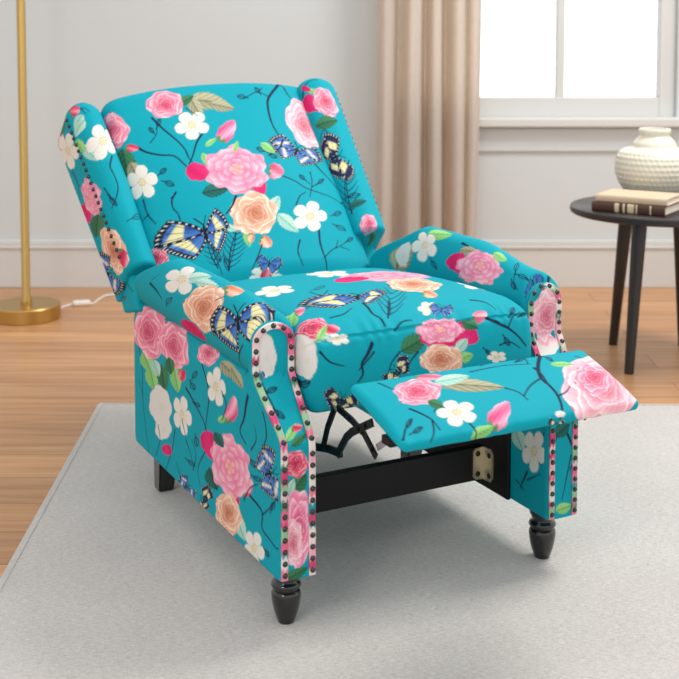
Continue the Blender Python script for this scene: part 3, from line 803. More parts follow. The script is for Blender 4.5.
  ('twig',0.6413,0.0834,-0.01799,0.00395,0.02548,0.02662),
  ('twig',0.6551,0.0341,6e-05,-0.01383,-0.03414,0.00306),
  ('twig',0.6777,0.0587,0.00939,-0.00841,-0.01508,-0.02358),
  ('twig',0.706,0.469,0.00793,-0.00626,-0.04311,-0.00844),
  ('branch',1.6,0.8,[0.5919,0.0012,0.5694,0.0107,0.5535,0.0102]),
  ('leaf',0.7113,0.639,-0.02781,-0.00656,0.02488,0.07203,'olive',2),
  ('blob',0.7074,0.6465,0.00045,-0.02464,-0.04498,0.06169,0.5),
  ('leaf',0.6441,0.6227,-0.01021,-0.01673,-0.06666,0.05233,'lime',2),
  ('leaf',0.6634,0.3502,-0.00603,-0.01014,-0.05768,0.01787,'olive',2),
  ('flower',0.6795,0.6126,-0.00046,-0.03242,-0.08645,0.09409,0.3),
  ('bud',0.6925,0.3577,0.01075,-0.01346,-0.06368,-0.02032,'magenta',5),
  ('peony',0.6789,0.2454,-0.01938,-0.03298,-0.12248,0.04287,'peony',7),
  ('leaf',0.638,0.1944,-0.0013,-0.01314,-0.04414,0.01589,'lime',2),
  ('butterfly',0.6474,-0.0005,-0.04563,0.00596,-0.00178,0.00478,'mono',3),
  ('branch',1.6,0.8,[1.062,0.0629,1.1053,0.0847]),
  ('branch',1.2,0.6,[1.0793,0.0626,1.0511,0.0223]),
  ('branch',1.2,0.6,[0.9486,0.0022,0.9788,0.0236]),
  ('branch',1.1,0.6,[1.0928,0.098,1.1047,0.0718]),
  ('leaf',1.0016,0.0896,0.01999,-0.0125,-0.01357,-0.02101,'pale',2),
  ('flower',1.0087,0.0417,-0.01448,-0.04937,-0.04081,0.00086,0.3),
 ],
 'panel_right': [
  ('blob',0.6532,0.4821,0.03738,0.01611,-0.00488,0.03539,0.6),
  ('rose',0.6624,0.5345,0.04812,0.01089,-0.01085,0.06809,'pale',16),
  ('branch',2,1,[0.6323,0.2993,0.6513,0.2644,0.6636,0.2304,0.6524,0.2002]),
  ('branch',1.6,0.8,[0.6245,0.3111,0.6151,0.2702]),
  ('branch',1.0,0.6,[0.6546,0.2319,0.6421,0.1806,0.6323,0.1396]),
  ('leaf',0.6378,0.1214,0.02201,-0.00556,0.00248,0.01312,'lime',8),
  ('leaf',0.63,0.2891,0.01953,-0.01178,0.01058,0.01321,'dark',3),
 ],
 'footrest': [
  ('branch',2.4,1.6,[0.0253,0.4174,0.0758,0.3771,0.1143,0.3579,0.1426,0.3594,0.1733,0.357,0.2021,0.3468,0.2186,0.3339]),
  ('branch',2.0,1.0,[0.0773,0.3667,0.1015,0.3666,0.1359,0.3594]),
  ('branch',1.4,0.8,[0.0396,0.3481,0.0209,0.3801,0.0583,0.3656]),
  ('branch',1.6,0.8,[0.1367,0.06,0.1566,0.073,0.1763,0.0821,0.2018,0.0843]),
  ('branch',1.3,0.7,[0.2051,0.0086,0.1803,0.0278,0.1653,0.048]),
  ('twig',0.1746,0.0349,-0.01351,-0.01003,0.01536,-0.00474),
  ('twig',0.1925,0.0408,-0.00536,-0.01283,0.01642,0.00122),
  ('branch',1.3,0.7,[0.1763,0.0821,0.2032,0.0711,0.2186,0.0556]),
  ('branch',1.4,0.7,[0.0345,0.0518,0.0625,0.0607,0.0838,0.0734]),
  ('twig',0.0348,0.363,-0.00995,-0.01723,0.01889,0.00713),
  ('twig',-0.8939,1.081,0.05186,-0.09061,-0.0268,0.07345),
  ('twig',0.0448,0.4224,0.01565,-0.01347,0.00142,0.01425),
  ('branch',1.2,0.6,[0.0316,0.2733,0.024,0.2921]),
  ('branch',1.2,0.6,[0.0485,0.4858,0.0686,0.4961]),
  ('branch',1.4,0.7,[0.0542,0.2362,0.0483,0.3076,0.0595,0.3694]),
  ('leaf',0.1004,0.2074,0.02597,-0.02114,0.06204,0.01408,'olive',2),
  ('leaf',0.0708,0.1864,-0.00059,-0.02074,0.03865,0.01033,'pale',2),
  ('bud',0.0479,0.1486,0.00465,-0.01562,0.0269,0.00854,'pink',2),
  ('rose',0.0908,0.1024,0.0154,-0.04499,0.04438,0.02574,'pink',17),
  ('flower',0.1693,0.1377,0.01462,-0.03348,0.03716,0.02244,0.4),
  ('bud',0.1916,0.2157,-0.02598,-0.01395,0.03386,-0.01015,'peony',9),
  ('leaf',0.2191,0.1644,-0.00679,-0.01101,0.02534,-0.00412,'lime',8),
  ('blob',0.1174,0.4975,0.00551,-0.08165,0.06074,0.06076,0.3),
  ('rose',0.1569,0.4706,0.04762,-0.09412,0.06788,0.08839,'pale',18),
  ('leaf',0.0768,0.4335,0.00537,-0.01075,0.02506,0.00757,'lime',2),
  ('rose',0.1363,0.4686,0.0181,-0.05152,0.03828,0.04492,'pink',19),
  ('blob',0.2123,0.3364,0.00151,-0.00664,0.01224,0.00318,0.4),
  ('butterfly',0.232,0.3284,0.00405,-0.01581,0.01899,-0.00217,'dark',2),
  ('branch',1.5,0.8,[0.1269,0.2678,0.1446,0.2853,0.1705,0.2908]),
  ('branch',1.4,0.7,[0.1349,0.1225,0.1581,0.0966]),
  ('branch',1.4,0.7,[0.2011,0.1462,0.2168,0.1512,0.2317,0.1488]),
  ('branch',1.5,0.8,[0.1733,0.357,0.1664,0.3803,0.1515,0.4]),
  ('branch',1.5,0.8,[0.1143,0.3579,0.1331,0.32,0.1584,0.2897]),
  ('leaf',0.1383,0.1123,0.0127,-0.01161,0.01009,0.01032,'green',3),
 ],
}

# ==== scene ====
sc = bpy.context.scene
col = sc.collection

def link(o, parent=None):
    col.objects.link(o)
    if parent: o.parent = parent
    return o
def mesh_np(name, V, F, T=None, smooth=True):
    V = np.asarray(V, float); nq = len(F); nt = 0 if T is None else len(T)
    # outward winding
    tri = np.vstack([np.asarray(F)[:, [0, 1, 2]], np.asarray(F)[:, [0, 2, 3]]] + ([T] if nt else []))
    c = V.mean(0); vol = np.einsum('ij,ij->i', V[tri[:, 0]]-c, np.cross(V[tri[:, 1]]-c, V[tri[:, 2]]-c)).sum()
    if vol < 0:
        F = np.asarray(F)[:, ::-1]; T = T[:, ::-1] if nt else T
    me = bpy.data.meshes.new(name); me.vertices.add(len(V)); me.vertices.foreach_set('co', V.astype(np.float32).ravel())
    idx = np.concatenate([np.asarray(F).ravel()] + ([np.asarray(T).ravel()] if nt else [])).astype(np.int32)
    start = np.concatenate([np.arange(nq)*4] + ([nq*4+np.arange(nt)*3] if nt else [])).astype(np.int32)
    me.loops.add(len(idx)); me.loops.foreach_set('vertex_index', idx)
    me.polygons.add(nq+nt); me.polygons.foreach_set('loop_start', start)
    me.polygons.foreach_set('use_smooth', np.full(nq+nt, smooth))
    me.update(calc_edges=True); me.validate()
    return me
def obj(name, me, mat=None, parent=None, loc=None):
    o = bpy.data.objects.new(name, me)
    if mat and me is not None and not len(me.materials): me.materials.append(mat)
    link(o, parent)
    if loc is not None: o.location = loc
    return o
def empty(name, loc, rz=0.):
    o = bpy.data.objects.new(name, None); col.objects.link(o); o.location = loc; o.rotation_euler = (0, 0, rz); o.empty_display_size = .1
    return o
def tag(o, label=None, cat=None, group=None, kind=None):
    for k, v in (('label', label), ('category', cat), ('group', group), ('kind', kind)):
        if v: o[k] = v
    return o
def bm_obj(name, bm, mat, parent=None, smooth=None, loc=None):
    me = bpy.data.meshes.new(name); bmesh.ops.recalc_face_normals(bm, faces=bm.faces); bm.to_mesh(me); bm.free()
    for p in me.polygons: p.use_smooth = bool(smooth)
    if smooth and smooth is not True: me.set_sharp_from_angle(angle=smooth)
    return obj(name, me, mat, parent, loc)
def add_box(bm, lo, hi, bev=0., mat=None, seg=2):
    c = [(a+b)/2 for a, b in zip(lo, hi)]; s = [abs(b-a) for a, b in zip(lo, hi)]
    M = Matrix.Translation(c) @ Matrix.Diagonal((*s, 1))
    r = bmesh.ops.create_cube(bm, size=1, matrix=(mat or Matrix()) @ M)
    if bev: bmesh.ops.bevel(bm, geom=list({e for v in r['verts'] for e in v.link_edges}), offset=bev, segments=seg, affect='EDGES', profile=.5)
def lathe(bm, prof, seg=48, centre=(0, 0, 0), close=True):
    rings = []
    for r, z in prof:
        if r < 1e-5: rings.append([bm.verts.new((centre[0], centre[1], centre[2]+z))])
        else: rings.append([bm.verts.new((centre[0]+r*math.cos(2*math.pi*k/seg), centre[1]+r*math.sin(2*math.pi*k/seg), centre[2]+z)) for k in range(seg)])
    for a, b in zip(rings, rings[1:]):
        for k in range(seg):
            k2 = (k+1) % seg
            if len(a) == 1 and len(b) == 1: continue
            if len(a) == 1: bm.faces.new((a[0], b[k], b[k2]))
            elif len(b) == 1: bm.faces.new((a[k], a[k2], b[0]))
            else: bm.faces.new((a[k], a[k2], b[k2], b[k]))
def tube(bm, pts, r, seg=10):
    pts = [Vector(p) for p in pts]; rings = []; up = Vector((0, 0, 1))
    for i, p in enumerate(pts):
        t = (pts[min(i+1, len(pts)-1)]-pts[max(i-1, 0)]).normalized()
        a = t.cross(up); a = a.normalized() if a.length > 1e-4 else Vector((1, 0, 0)); b = a.cross(t)
        rings.append([bm.verts.new(p+(a*math.cos(2*math.pi*k/seg)+b*math.sin(2*math.pi*k/seg))*r) for k in range(seg)])
    for A, B in zip(rings, rings[1:]):
        for k in range(seg): bm.faces.new((A[k], A[(k+1) % seg], B[(k+1) % seg], B[k]))
    bm.faces.new(rings[0]); bm.faces.new(rings[-1][::-1])

# ---- materials
def new_mat(name):
    m = bpy.data.materials.new(name); m.use_nodes = True; nt = m.node_tree
    return m, nt, nt.nodes['Principled BSDF']
def rgba(c): return tuple(float(v) for v in lin(c))+(1.,)
def plain(name, c, rough=.5, metal=0., coat=0., bump=0., bscale=200., spec=.5):
    m, nt, p = new_mat(name); p.inputs['Base Color'].default_value = rgba(c); p.inputs['Roughness'].default_value = rough
    p.inputs['Metallic'].default_value = metal; p.inputs['Coat Weight'].default_value = coat; p.inputs['Coat Roughness'].default_value = .12
    p.inputs['Specular IOR Level'].default_value = spec
    if bump:
        tc = nt.nodes.new('ShaderNodeTexCoord'); n = nt.nodes.new('ShaderNodeTexNoise'); b = nt.nodes.new('ShaderNodeBump')
        n.inputs['Scale'].default_value = bscale; n.inputs['Detail'].default_value = 4; b.inputs['Strength'].default_value = bump; b.inputs['Distance'].default_value = .002
        nt.links.new(tc.outputs['Object'], n.inputs['Vector']); nt.links.new(n.outputs['Fac'], b.inputs['Height']); nt.links.new(b.outputs['Normal'], p.inputs['Normal'])
    return m
def fabric_mat():
    m, nt, p = new_mat('printed_fabric'); at = nt.nodes.new('ShaderNodeAttribute'); at.attribute_name = 'print'
    nt.links.new(at.outputs['Color'], p.inputs['Base Color']); p.inputs['Roughness'].default_value = .7; p.inputs['Specular IOR Level'].default_value = .14
    tc = nt.nodes.new('ShaderNodeTexCoord'); n = nt.nodes.new('ShaderNodeTexNoise'); n.inputs['Scale'].default_value = 14; n.inputs['Detail'].default_value = 3
    w = nt.nodes.new('ShaderNodeTexNoise'); w.inputs['Scale'].default_value = 700; ad = nt.nodes.new('ShaderNodeMath'); ad.operation = 'MULTIPLY_ADD'; ad.inputs[1].default_value = .12
    b = nt.nodes.new('ShaderNodeBump'); b.inputs['Strength'].default_value = .22; b.inputs['Distance'].default_value = .006
    nt.links.new(tc.outputs['Object'], n.inputs['Vector']); nt.links.new(tc.outputs['Object'], w.inputs['Vector'])
    nt.links.new(w.outputs['Fac'], ad.inputs[0]); nt.links.new(n.outputs['Fac'], ad.inputs[2]); nt.links.new(ad.outputs[0], b.inputs['Height']); nt.links.new(b.outputs['Normal'], p.inputs['Normal'])
    return m
def floor_mat():
    m, nt, p = new_mat('oak_planks'); N = nt.nodes.new; Lk = nt.links.new
    tc = N('ShaderNodeTexCoord'); br = N('ShaderNodeTexBrick'); br.offset = .37; br.offset_frequency = 2
    br.inputs['Color1'].default_value = (0, 0, 0, 1); br.inputs['Color2'].default_value = (1, 1, 1, 1); br.inputs['Mortar'].default_value = (.5, .5, .5, 1)
    br.inputs['Scale'].default_value = 1; br.inputs['Mortar Size'].default_value = .0022; br.inputs['Mortar Smooth'].default_value = .3; br.inputs['Brick Width'].default_value = 1.7; br.inputs['Row Height'].default_value = .165
    Lk(tc.outputs['Object'], br.inputs['Vector'])
    mp = N('ShaderNodeMapping'); mp.inputs['Scale'].default_value = (1.2, 26, 1); ad = N('ShaderNodeVectorMath'); ad.operation = 'ADD'
    sc_ = N('ShaderNodeVectorMath'); sc_.operation = 'SCALE'; sc_.inputs['Scale'].default_value = 7.
    Lk(br.outputs['Color'], sc_.inputs[0]); Lk(tc.outputs['Object'], mp.inputs['Vector']); Lk(mp.outputs['Vector'], ad.inputs[0]); Lk(sc_.outputs['Vector'], ad.inputs[1])
    n1 = N('ShaderNodeTexNoise'); n1.inputs['Scale'].default_value = 1.6; n1.inputs['Detail'].default_value = 6; n1.inputs['Distortion'].default_value = .6; Lk(ad.outputs['Vector'], n1.inputs['Vector'])
    r1 = N('ShaderNodeValToRGB'); e = r1.color_ramp.elements; e[0].position = .28; e[0].color = rgba(FLOOR[0]); e[1].position = .72; e[1].color = rgba(FLOOR[1]); Lk(n1.outputs['Fac'], r1.inputs['Fac'])
    r2 = N('ShaderNodeValToRGB'); e = r2.color_ramp.elements; e[0].color = (.80, .78, .76, 1); e[1].color = (1.08, 1.06, 1.02, 1); Lk(br.outputs['Color'], r2.inputs['Fac'])
    mu = N('ShaderNodeMix'); mu.data_type = 'RGBA'; mu.blend_type = 'MULTIPLY'; mu.inputs['Factor'].default_value = 1; Lk(r1.outputs['Color'], mu.inputs['A']); Lk(r2.outputs['Color'], mu.inputs['B'])
    mo = N('ShaderNodeMix'); mo.data_type = 'RGBA'; mo.inputs['B'].default_value = rgba((112, 74, 48)); f = N('ShaderNodeMath'); f.operation = 'MULTIPLY'; f.inputs[1].default_value = .7
    Lk(br.outputs['Fac'], f.inputs[0]); Lk(f.outputs[0], mo.inputs['Factor']); Lk(mu.outputs['Result'], mo.inputs['A']); Lk(mo.outputs['Result'], p.inputs['Base Color'])
    p.inputs['Roughness'].default_value = .34; p.inputs['Specular IOR Level'].default_value = .35
    b = N('ShaderNodeBump'); b.inputs['Strength'].default_value = .15; b.inputs['Distance'].default_value = .002; inv = N('ShaderNodeMath'); inv.operation = 'SUBTRACT'; inv.inputs[0].default_value = 1
    Lk(br.outputs['Fac'], inv.inputs[1]); Lk(inv.outputs[0], b.inputs['Height']); Lk(b.outputs['Normal'], p.inputs['Normal'])
    return m
def rug_mat():
    m, nt, p = new_mat('woven_rug'); N = nt.nodes.new; Lk = nt.links.new
    tc = N('ShaderNodeTexCoord'); a = N('ShaderNodeTexNoise'); a.inputs['Scale'].default_value = 240; a.inputs['Detail'].default_value = 4; a.inputs['Roughness'].default_value = .7
    mp = N('ShaderNodeMapping'); mp.inputs['Scale'].default_value = (70, 420, 1); w = N('ShaderNodeTexNoise'); w.inputs['Scale'].default_value = 1; w.inputs['Detail'].default_value = 3
    c = N('ShaderNodeTexNoise'); c.inputs['Scale'].default_value = 5; c.inputs['Detail'].default_value = 4
    Lk(tc.outputs['Object'], a.inputs['Vector']); Lk(tc.outputs['Object'], mp.inputs['Vector']); Lk(mp.outputs['Vector'], w.inputs['Vector']); Lk(tc.outputs['Object'], c.inputs['Vector'])
    s1 = N('ShaderNodeMath'); s1.operation = 'ADD'; Lk(a.outputs['Fac'], s1.inputs[0]); Lk(w.outputs['Fac'], s1.inputs[1])
    s2 = N('ShaderNodeMath'); s2.operation = 'MULTIPLY_ADD'; s2.inputs[1].default_value = .25; Lk(c.outputs['Fac'], s2.inputs[0]); Lk(s1.outputs[0], s2.inputs[2])
    r = N('ShaderNodeValToRGB'); e = r.color_ramp.elements; e[0].position = .30; e[0].color = rgba(RUG[0]); e[1].position = .62; e[1].color = rgba(RUG[1])
    h = N('ShaderNodeMath'); h.operation = 'MULTIPLY'; h.inputs[1].default_value = .45; Lk(s2.outputs[0], h.inputs[0]); Lk(h.outputs[0], r.inputs['Fac']); Lk(r.outputs['Color'], p.inputs['Base Color'])
    p.inputs['Roughness'].default_value = .95; p.inputs['Specular IOR Level'].default_value = .1; p.inputs['Sheen Weight'].default_value = .2
    b = N('ShaderNodeBump'); b.inputs['Strength'].default_value = .55; b.inputs['Distance'].default_value = .003; Lk(s1.outputs[0], b.inputs['Height']); Lk(b.outputs['Normal'], p.inputs['Normal'])
    return m
def curtain_mat():
    m, nt, p = new_mat('linen_curtain'); N = nt.nodes.new; Lk = nt.links.new
    tc = N('ShaderNodeTexCoord'); mp = N('ShaderNodeMapping'); mp.inputs['Scale'].default_value = (300, 300, 40); n = N('ShaderNodeTexNoise'); n.inputs['Scale'].default_value = 1; n.inputs['Detail'].default_value = 3
    Lk(tc.outputs['Object'], mp.inputs['Vector']); Lk(mp.outputs['Vector'], n.inputs['Vector'])
    r = N('ShaderNodeValToRGB'); e = r.color_ramp.elements; e[0].color = rgba((192, 191, 187)); e[1].color = rgba((222, 220, 216)); Lk(n.outputs['Fac'], r.inputs['Fac']); Lk(r.outputs['Color'], p.inputs['Base Color'])
    p.inputs['Roughness'].default_value = .9; p.inputs['Specular IOR Level'].default_value = .1
    t = N('ShaderNodeBsdfTranslucent'); t.inputs['Color'].default_value = rgba((240, 204, 166)); mx = N('ShaderNodeMixShader'); mx.inputs[0].default_value = .38
    o = nt.nodes['Material Output']; Lk(p.outputs[0], mx.inputs[1]); Lk(t.outputs[0], mx.inputs[2]); Lk(mx.outputs[0], o.inputs['Surface'])
    return m
def glass_mat():
    m, nt, p = new_mat('window_glass'); N = nt.nodes.new; Lk = nt.links.new
    t = N('ShaderNodeBsdfTransparent'); t.inputs['Color'].default_value = (.97, .98, .98, 1); g = N('ShaderNodeBsdfGlossy'); g.inputs['Roughness'].default_value = .02
    f = N('ShaderNodeFresnel'); f.inputs['IOR'].default_value = 1.45; mx = N('ShaderNodeMixShader'); o = nt.nodes['Material Output']
    Lk(f.outputs[0], mx.inputs[0]); Lk(t.outputs[0], mx.inputs[1]); Lk(g.outputs[0], mx.inputs[2]); Lk(mx.outputs[0], o.inputs['Surface']); return m
def vase_mat():
    m, nt, p = new_mat('glazed_ceramic'); N = nt.nodes.new; Lk = nt.links.new
    p.inputs['Base Color'].default_value = rgba((226, 221, 204)); p.inputs['Roughness'].default_value = .28
    return m
def brass_mat():
    m, nt, p = new_mat('brushed_brass'); N = nt.nodes.new; Lk = nt.links.new
    tc = N('ShaderNodeTexCoord'); mp = N('ShaderNodeMapping'); mp.inputs['Scale'].default_value = (40, 40, 400); n = N('ShaderNodeTexNoise'); n.inputs['Scale'].default_value = 3
    Lk(tc.outputs['Object'], mp.inputs['Vector']); Lk(mp.outputs['Vector'], n.inputs['Vector'])
    r = N('ShaderNodeMapRange'); r.inputs['To Min'].default_value = .26; r.inputs['To Max'].default_value = .42; Lk(n.outputs['Fac'], r.inputs['Value']); Lk(r.outputs[0], p.inputs['Roughness'])
    p.inputs['Base Color'].default_value = rgba((200, 164, 98)); p.inputs['Metallic'].default_value = 1.; return m
def darkwood_mat():
    m, nt, p = new_mat('dark_stained_wood'); N = nt.nodes.new; Lk = nt.links.new
    tc = N('ShaderNodeTexCoord'); mp = N('ShaderNodeMapping'); mp.inputs['Scale'].default_value = (5, 60, 5); n = N('ShaderNodeTexNoise'); n.inputs['Scale'].default_value = 2; n.inputs['Detail'].default_value = 4
    Lk(tc.outputs['Object'], mp.inputs['Vector']); Lk(mp.outputs['Vector'], n.inputs['Vector'])
    r = N('ShaderNodeValToRGB'); e = r.color_ramp.elements; e[0].color = rgba((26, 20, 19)); e[1].color = rgba((48, 38, 36)); Lk(n.outputs['Fac'], r.inputs['Fac']); Lk(r.outputs['Color'], p.inputs['Base Color'])
    p.inputs['Roughness'].default_value = .3; return m

FLOOR = [(176, 124, 84), (216, 167, 122)]
RUG = [(167, 162, 156), (214, 209, 204)]
M = dict(fabric=fabric_mat(), floor=floor_mat(), rug=rug_mat(), curtain=curtain_mat(), glass=glass_mat(), vase=vase_mat(), brass=brass_mat(), dark=darkwood_mat(),
         wall=plain('wall_paint', (210, 215, 216), .85, bump=.05, bscale=120), white=plain('white_gloss_paint', (214, 214, 211), .4), black=plain('black_lacquer', (12, 12, 13), .16, coat=.6),
         board=plain('black_stained_board', (14, 14, 15), .55, spec=.3, bump=.25, bscale=90), steel=plain('black_steel', (22, 22, 25), .38, metal=.6), zinc=plain('yellow_zinc_plate', (212, 202, 176), .34, metal=.8, bump=.1, bscale=40),
         nail=plain('gunmetal', (38, 31, 30), .24, metal=.6, coat=1.), rod=plain('grey_steel', (176, 176, 178), .35, metal=.5), plastic=plain('white_plastic', (236, 234, 230), .4), screw=plain('dark_screw_steel', (70, 64, 58), .35, metal=1.),
         cream=plain('tan_cloth_cover', (216, 190, 160), .7, bump=.2, bscale=500), pages=plain('book_pages', (232, 222, 204), .9, bump=.3, bscale=300), maroon=plain('dark_brown_leather', (84, 50, 42), .45, bump=.2, bscale=300), gilt=plain('pale_spine_label', (222, 200, 164), .5),
         shade=plain('linen_shade', (232, 222, 204), .9))
M['black_cloth'] = plain('black_underlining', (24, 24, 26), .9)

# ------------------------------------------------------------------ the armchair
CY0 = .43
YAW = math.radians(27.3); O2 = np.array([-.101, 2.157])
UV, VV = np.array([math.cos(YAW), math.sin(YAW)]), np.array([-math.sin(YAW), math.cos(YAW)])
cx, cy = O2 + UV*CHAIR_W/2 + VV*CY0
RUG_T = .006
chair = empty('recliner_armchair', (cx, cy, RUG_T+.006), YAW)
tag(chair, 'turquoise floral print wingback recliner armchair with its footrest out, standing on the rug', 'armchair')
OFF = np.array([CHAIR_W/2, CY0, 0.])
def cl(p): return np.asarray(p, float)-OFF
def paint(me, rgb):
    a = me.color_attributes.new('print', 'FLOAT_COLOR', 'POINT')
    a.data.foreach_set('color', np.c_[np.clip(rgb, 0, 1), np.ones(len(rgb))].astype(np.float32).ravel())
def fabric_part(name, key, data, parent, extra=0, seed=1, hide=None):
    V, F, T, ab = data
    me = mesh_np(name, cl(V), F, T)
    ms = MOTIFS.get(key, [])
    rgb = paint_print(ab, ms)
    if extra:
        rgb2 = paint_print(ab, random_motifs(ab, seed, extra)); k = hide(V)[:, None]; rgb = rgb*(1-k)+rgb2*k
    paint(me, rgb)
    return obj(name, me, M['fabric'], parent)
parts = chair_parts()
def band01(v, a, b): return sstep(a, b, v)
seat = fabric_part('seat_cushion', 'seat', parts['seat'], chair)
back = fabric_part('back_cushion', 'back', parts['back'], chair)
shell = fabric_part('back_shell', 'shell', parts['shell'], chair, 30, 5, lambda V: (V[:, 0] > .01)*1.)
foot = fabric_part('footrest', 'footrest', parts['footrest'], chair)
arms = {}
for sd in ('left', 'right'):
    hide = (lambda V: sstep(.05, .07, V[:, 0])*(V[:, 2] < .5)) if sd == 'left' else (lambda V: sstep(.675, .69, V[:, 0])*1.)
    arms[sd] = fabric_part('arm', 'arm_'+sd, parts['arm_'+sd], chair, 26, 11, hide)
    fabric_part('front_panel', 'panel_'+sd, parts['panel_'+sd], arms[sd])
wings = {}
for sd in ('left', 'right'):
    hide = (lambda V: sstep(.02, .05, V[:, 0])*1.) if sd == 'left' else (lambda V: sstep(.698, .704, V[:, 0])*1.)
    wings[sd] = fabric_part('wing', 'wing_'+sd, parts['wing_'+sd], chair, 10, 17, hide)

# nails: one dome, copied along every nailed edge
def nail_mesh():
    bm = bmesh.new(); r = .0056
    lathe(bm, [(0, .0046), (r*.35, .0043), (r*.65, .0034), (r*.88, .0018), (r, 0), (r*.96, -.001), (0, -.001)], 14)
    me = bpy.data.meshes.new('nail'); bmesh.ops.recalc_face_normals(bm, faces=bm.faces); bm.to_mesh(me); bm.free()
    for p in me.polygons: p.use_smooth = True
    me.materials.append(M['nail']); return me
NAIL = nail_mesh()
def put_nail(p, n, parent):
    o = bpy.data.objects.new('nail', NAIL); link(o, parent)
    o.location = cl(p); o.rotation_euler = Vector(n).to_track_quat('Z', 'Y').to_euler()
def trim(sd):
    w = trim_path(sd); P, Nn = arm_point(sd, w[:, 0], w[:, 1], .0075)
    V, F, T, ab = band(P, Nn, .0066, .0020)
    if sd == 'right': F = F[:, ::-1]
    me = mesh_np('nail_trim', cl(V), F); paint(me, trim_colours(ab[:, 1], ab[:, 0], 5 if sd == 'left' else 8))
    obj('nail_trim', me, M['fabric'], arms[sd])
    d = np.r_[0, np.cumsum(np.linalg.norm(np.diff(w, axis=0), axis=1))]
    n = int(round(d[-1]/.0222)); s = np.linspace(.010, d[-1]-.010, n)
    wz = np.stack([np.interp(s, d, w[:, 0]), np.interp(s, d, w[:, 1])], 1)
    P, Nn = arm_point(sd, wz[:, 0], wz[:, 1], .0098)
    for p, q in zip(P, Nn): put_nail(p, q, arms[sd])
    return n
n_nails = trim('left')+trim('right')
for sd in ('left', 'right'):
    s, p = wing_nails(sd); sg = -1 if sd == 'left' else 1
    nb = np.array([0, BN[0], BN[1]]); nrm = np.array([sg*1., 0, 0])*.8 + nb*.6
    for q in p: put_nail(q + nrm*.0012, nrm, wings[sd])
    n_nails += len(p)
print('nails', n_nails)

# legs, frame and mechanism
def turned_leg(x, y):
    bm = bmesh.new()
    lathe(bm, [(0, .104), (0.0284, .104), (0.0284, .094), (0.0241, .084), (0.0219, .079), (0.0225, .076), (0.0273, .073), (0.0294, .068), (0.0273, .063), (0.0230, .0605), (0.0230, .059), (0.0262, .057), (0.0284, .053),
               (0.0287, .047), (0.0273, .034), (0.0241, .018), (0.0193, .004), (0.0171, -.003), (0.0161, -.0055), (0, -.0055)], 36)
    o = bm_obj('leg', bm, M['black'], chair, math.radians(50)); o.location = cl((x, y, 0))
def square_leg(x, y, dx):
    bm = bmesh.new(); r = []
    for z, h, ox, oy in ((.112, .026, 0, 0), (-.0055, .019, dx, .022)):
        r.append([bm.verts.new((ox+sx*h, oy+sy*h, z)) for sx, sy in ((-1, -1), (1, -1), (1, 1), (-1, 1))])
    for k in range(4): bm.faces.new((r[0][k], r[0][(k+1) % 4], r[1][(k+1) % 4], r[1][k]))
    bm.faces.new(r[0]); bm.faces.new(r[1])
    bmesh.ops.bevel(bm, geom=bm.edges[:], offset=.003, segments=2, affect='EDGES')
    o = bm_obj('leg', bm, M['black'], chair, math.radians(40)); o.location = cl((x, y, 0))
turned_leg(.028, .056); turned_leg(.633, .060); square_leg(.038, .772, .0); square_leg(.655, .63, .0)
def chair_box(name, lo, hi, mat, bev=.002, parent=None):
    bm = bmesh.new(); add_box(bm, cl(lo), cl(hi), bev); return bm_obj(name, bm, mat, parent or chair)
chair_box('crossbar', (.066, .222, .116), (.592, .244, .192), M['board'])
chair_box('side_board', (.590, .128, .101), (.5985, .72, .33), M['board'], .0015)
chair_box('side_board', (.0685, .20, .101), (.076, .72, .33), M['board'], .0015)
bm = bmesh.new()
def prism_plate(bm, pts, off):
    a = [bm.verts.new(cl(p)) for p in pts]; b = [bm.verts.new(cl(np.array(p)+off)) for p in pts]; n = len(a)
    bm.faces.new(a); bm.faces.new(b[::-1])
    for k in range(n): bm.faces.new((a[k], b[k], b[(k+1) % n], a[(k+1) % n]))
yb, xb = .222, .590
prism_plate(bm, [(xb, yb, .192), (xb-.022, yb, .190), (xb-.028, yb, .184), (xb-.028, yb, .126), (xb-.022, yb, .120), (xb, yb, .118)], np.array([0, -.003, 0]))
prism_plate(bm, [(xb, yb, .192), (xb, yb-.032, .194), (xb, yb-.040, .184), (xb, yb-.040, .130), (xb, yb-.032, .120), (xb, yb, .118)], np.array([-.003, 0, 0]))
br = bm_obj('corner_bracket', bm, M['zinc'], chair)
for (p, n) in (((xb-.016, yb-.003, .178), (0, -1, 0)), ((xb-.016, yb-.003, .132), (0, -1, 0)), ((xb-.003, yb-.027, .179), (-1, 0, 0)), ((xb-.003, yb-.027, .133), (-1, 0, 0))):
    bm = bmesh.new(); lathe(bm, [(0, .0012), (.003, .0018), (.006, .0014), (.0066, 0), (0, 0)], 14)
    o = bm_obj('screw', bm, M['screw'], br, True); o.location = cl(p); o.rotation_euler = Vector(n).to_track_quat('Z', 'Y').to_euler()
def link_bar(name, u, pts, half, mat, parent, th=.004, holes=()):
    half = half*.74
    """a flat steel bar through (y, z) points in the plane x = u"""
    bm = bmesh.new(); P = np.array(pts, float); n = len(P); L, Rr = [], []
    for i in range(n):
        a = P[max(i-1, 0)]; b = P[min(i+1, n-1)]; t = (b-a)/np.linalg.norm(b-a); nn = np.array([-t[1], t[0]])
        ext = -t*half*.8 if i == 0 else t*half*.8 if i == n-1 else 0
        L.append(P[i]+nn*half+ext); Rr.append(P[i]-nn*half+ext)
    out = L+Rr[::-1]
    prism_plate(bm, [(u-th/2, y, z) for y, z in out], np.array([th, 0, 0]))
    for (y, z) in holes:
        c = cl((u-th/2, y, z))
        M4 = Matrix.Translation(c) @ Matrix.Rotation(math.pi/2, 4, 'Y')
        bmesh.ops.create_cone(bm, cap_ends=True, segments=12, radius1=half*.6, radius2=half*.45, depth=.005, matrix=M4)
    return bm_obj(name, bm, mat, parent)
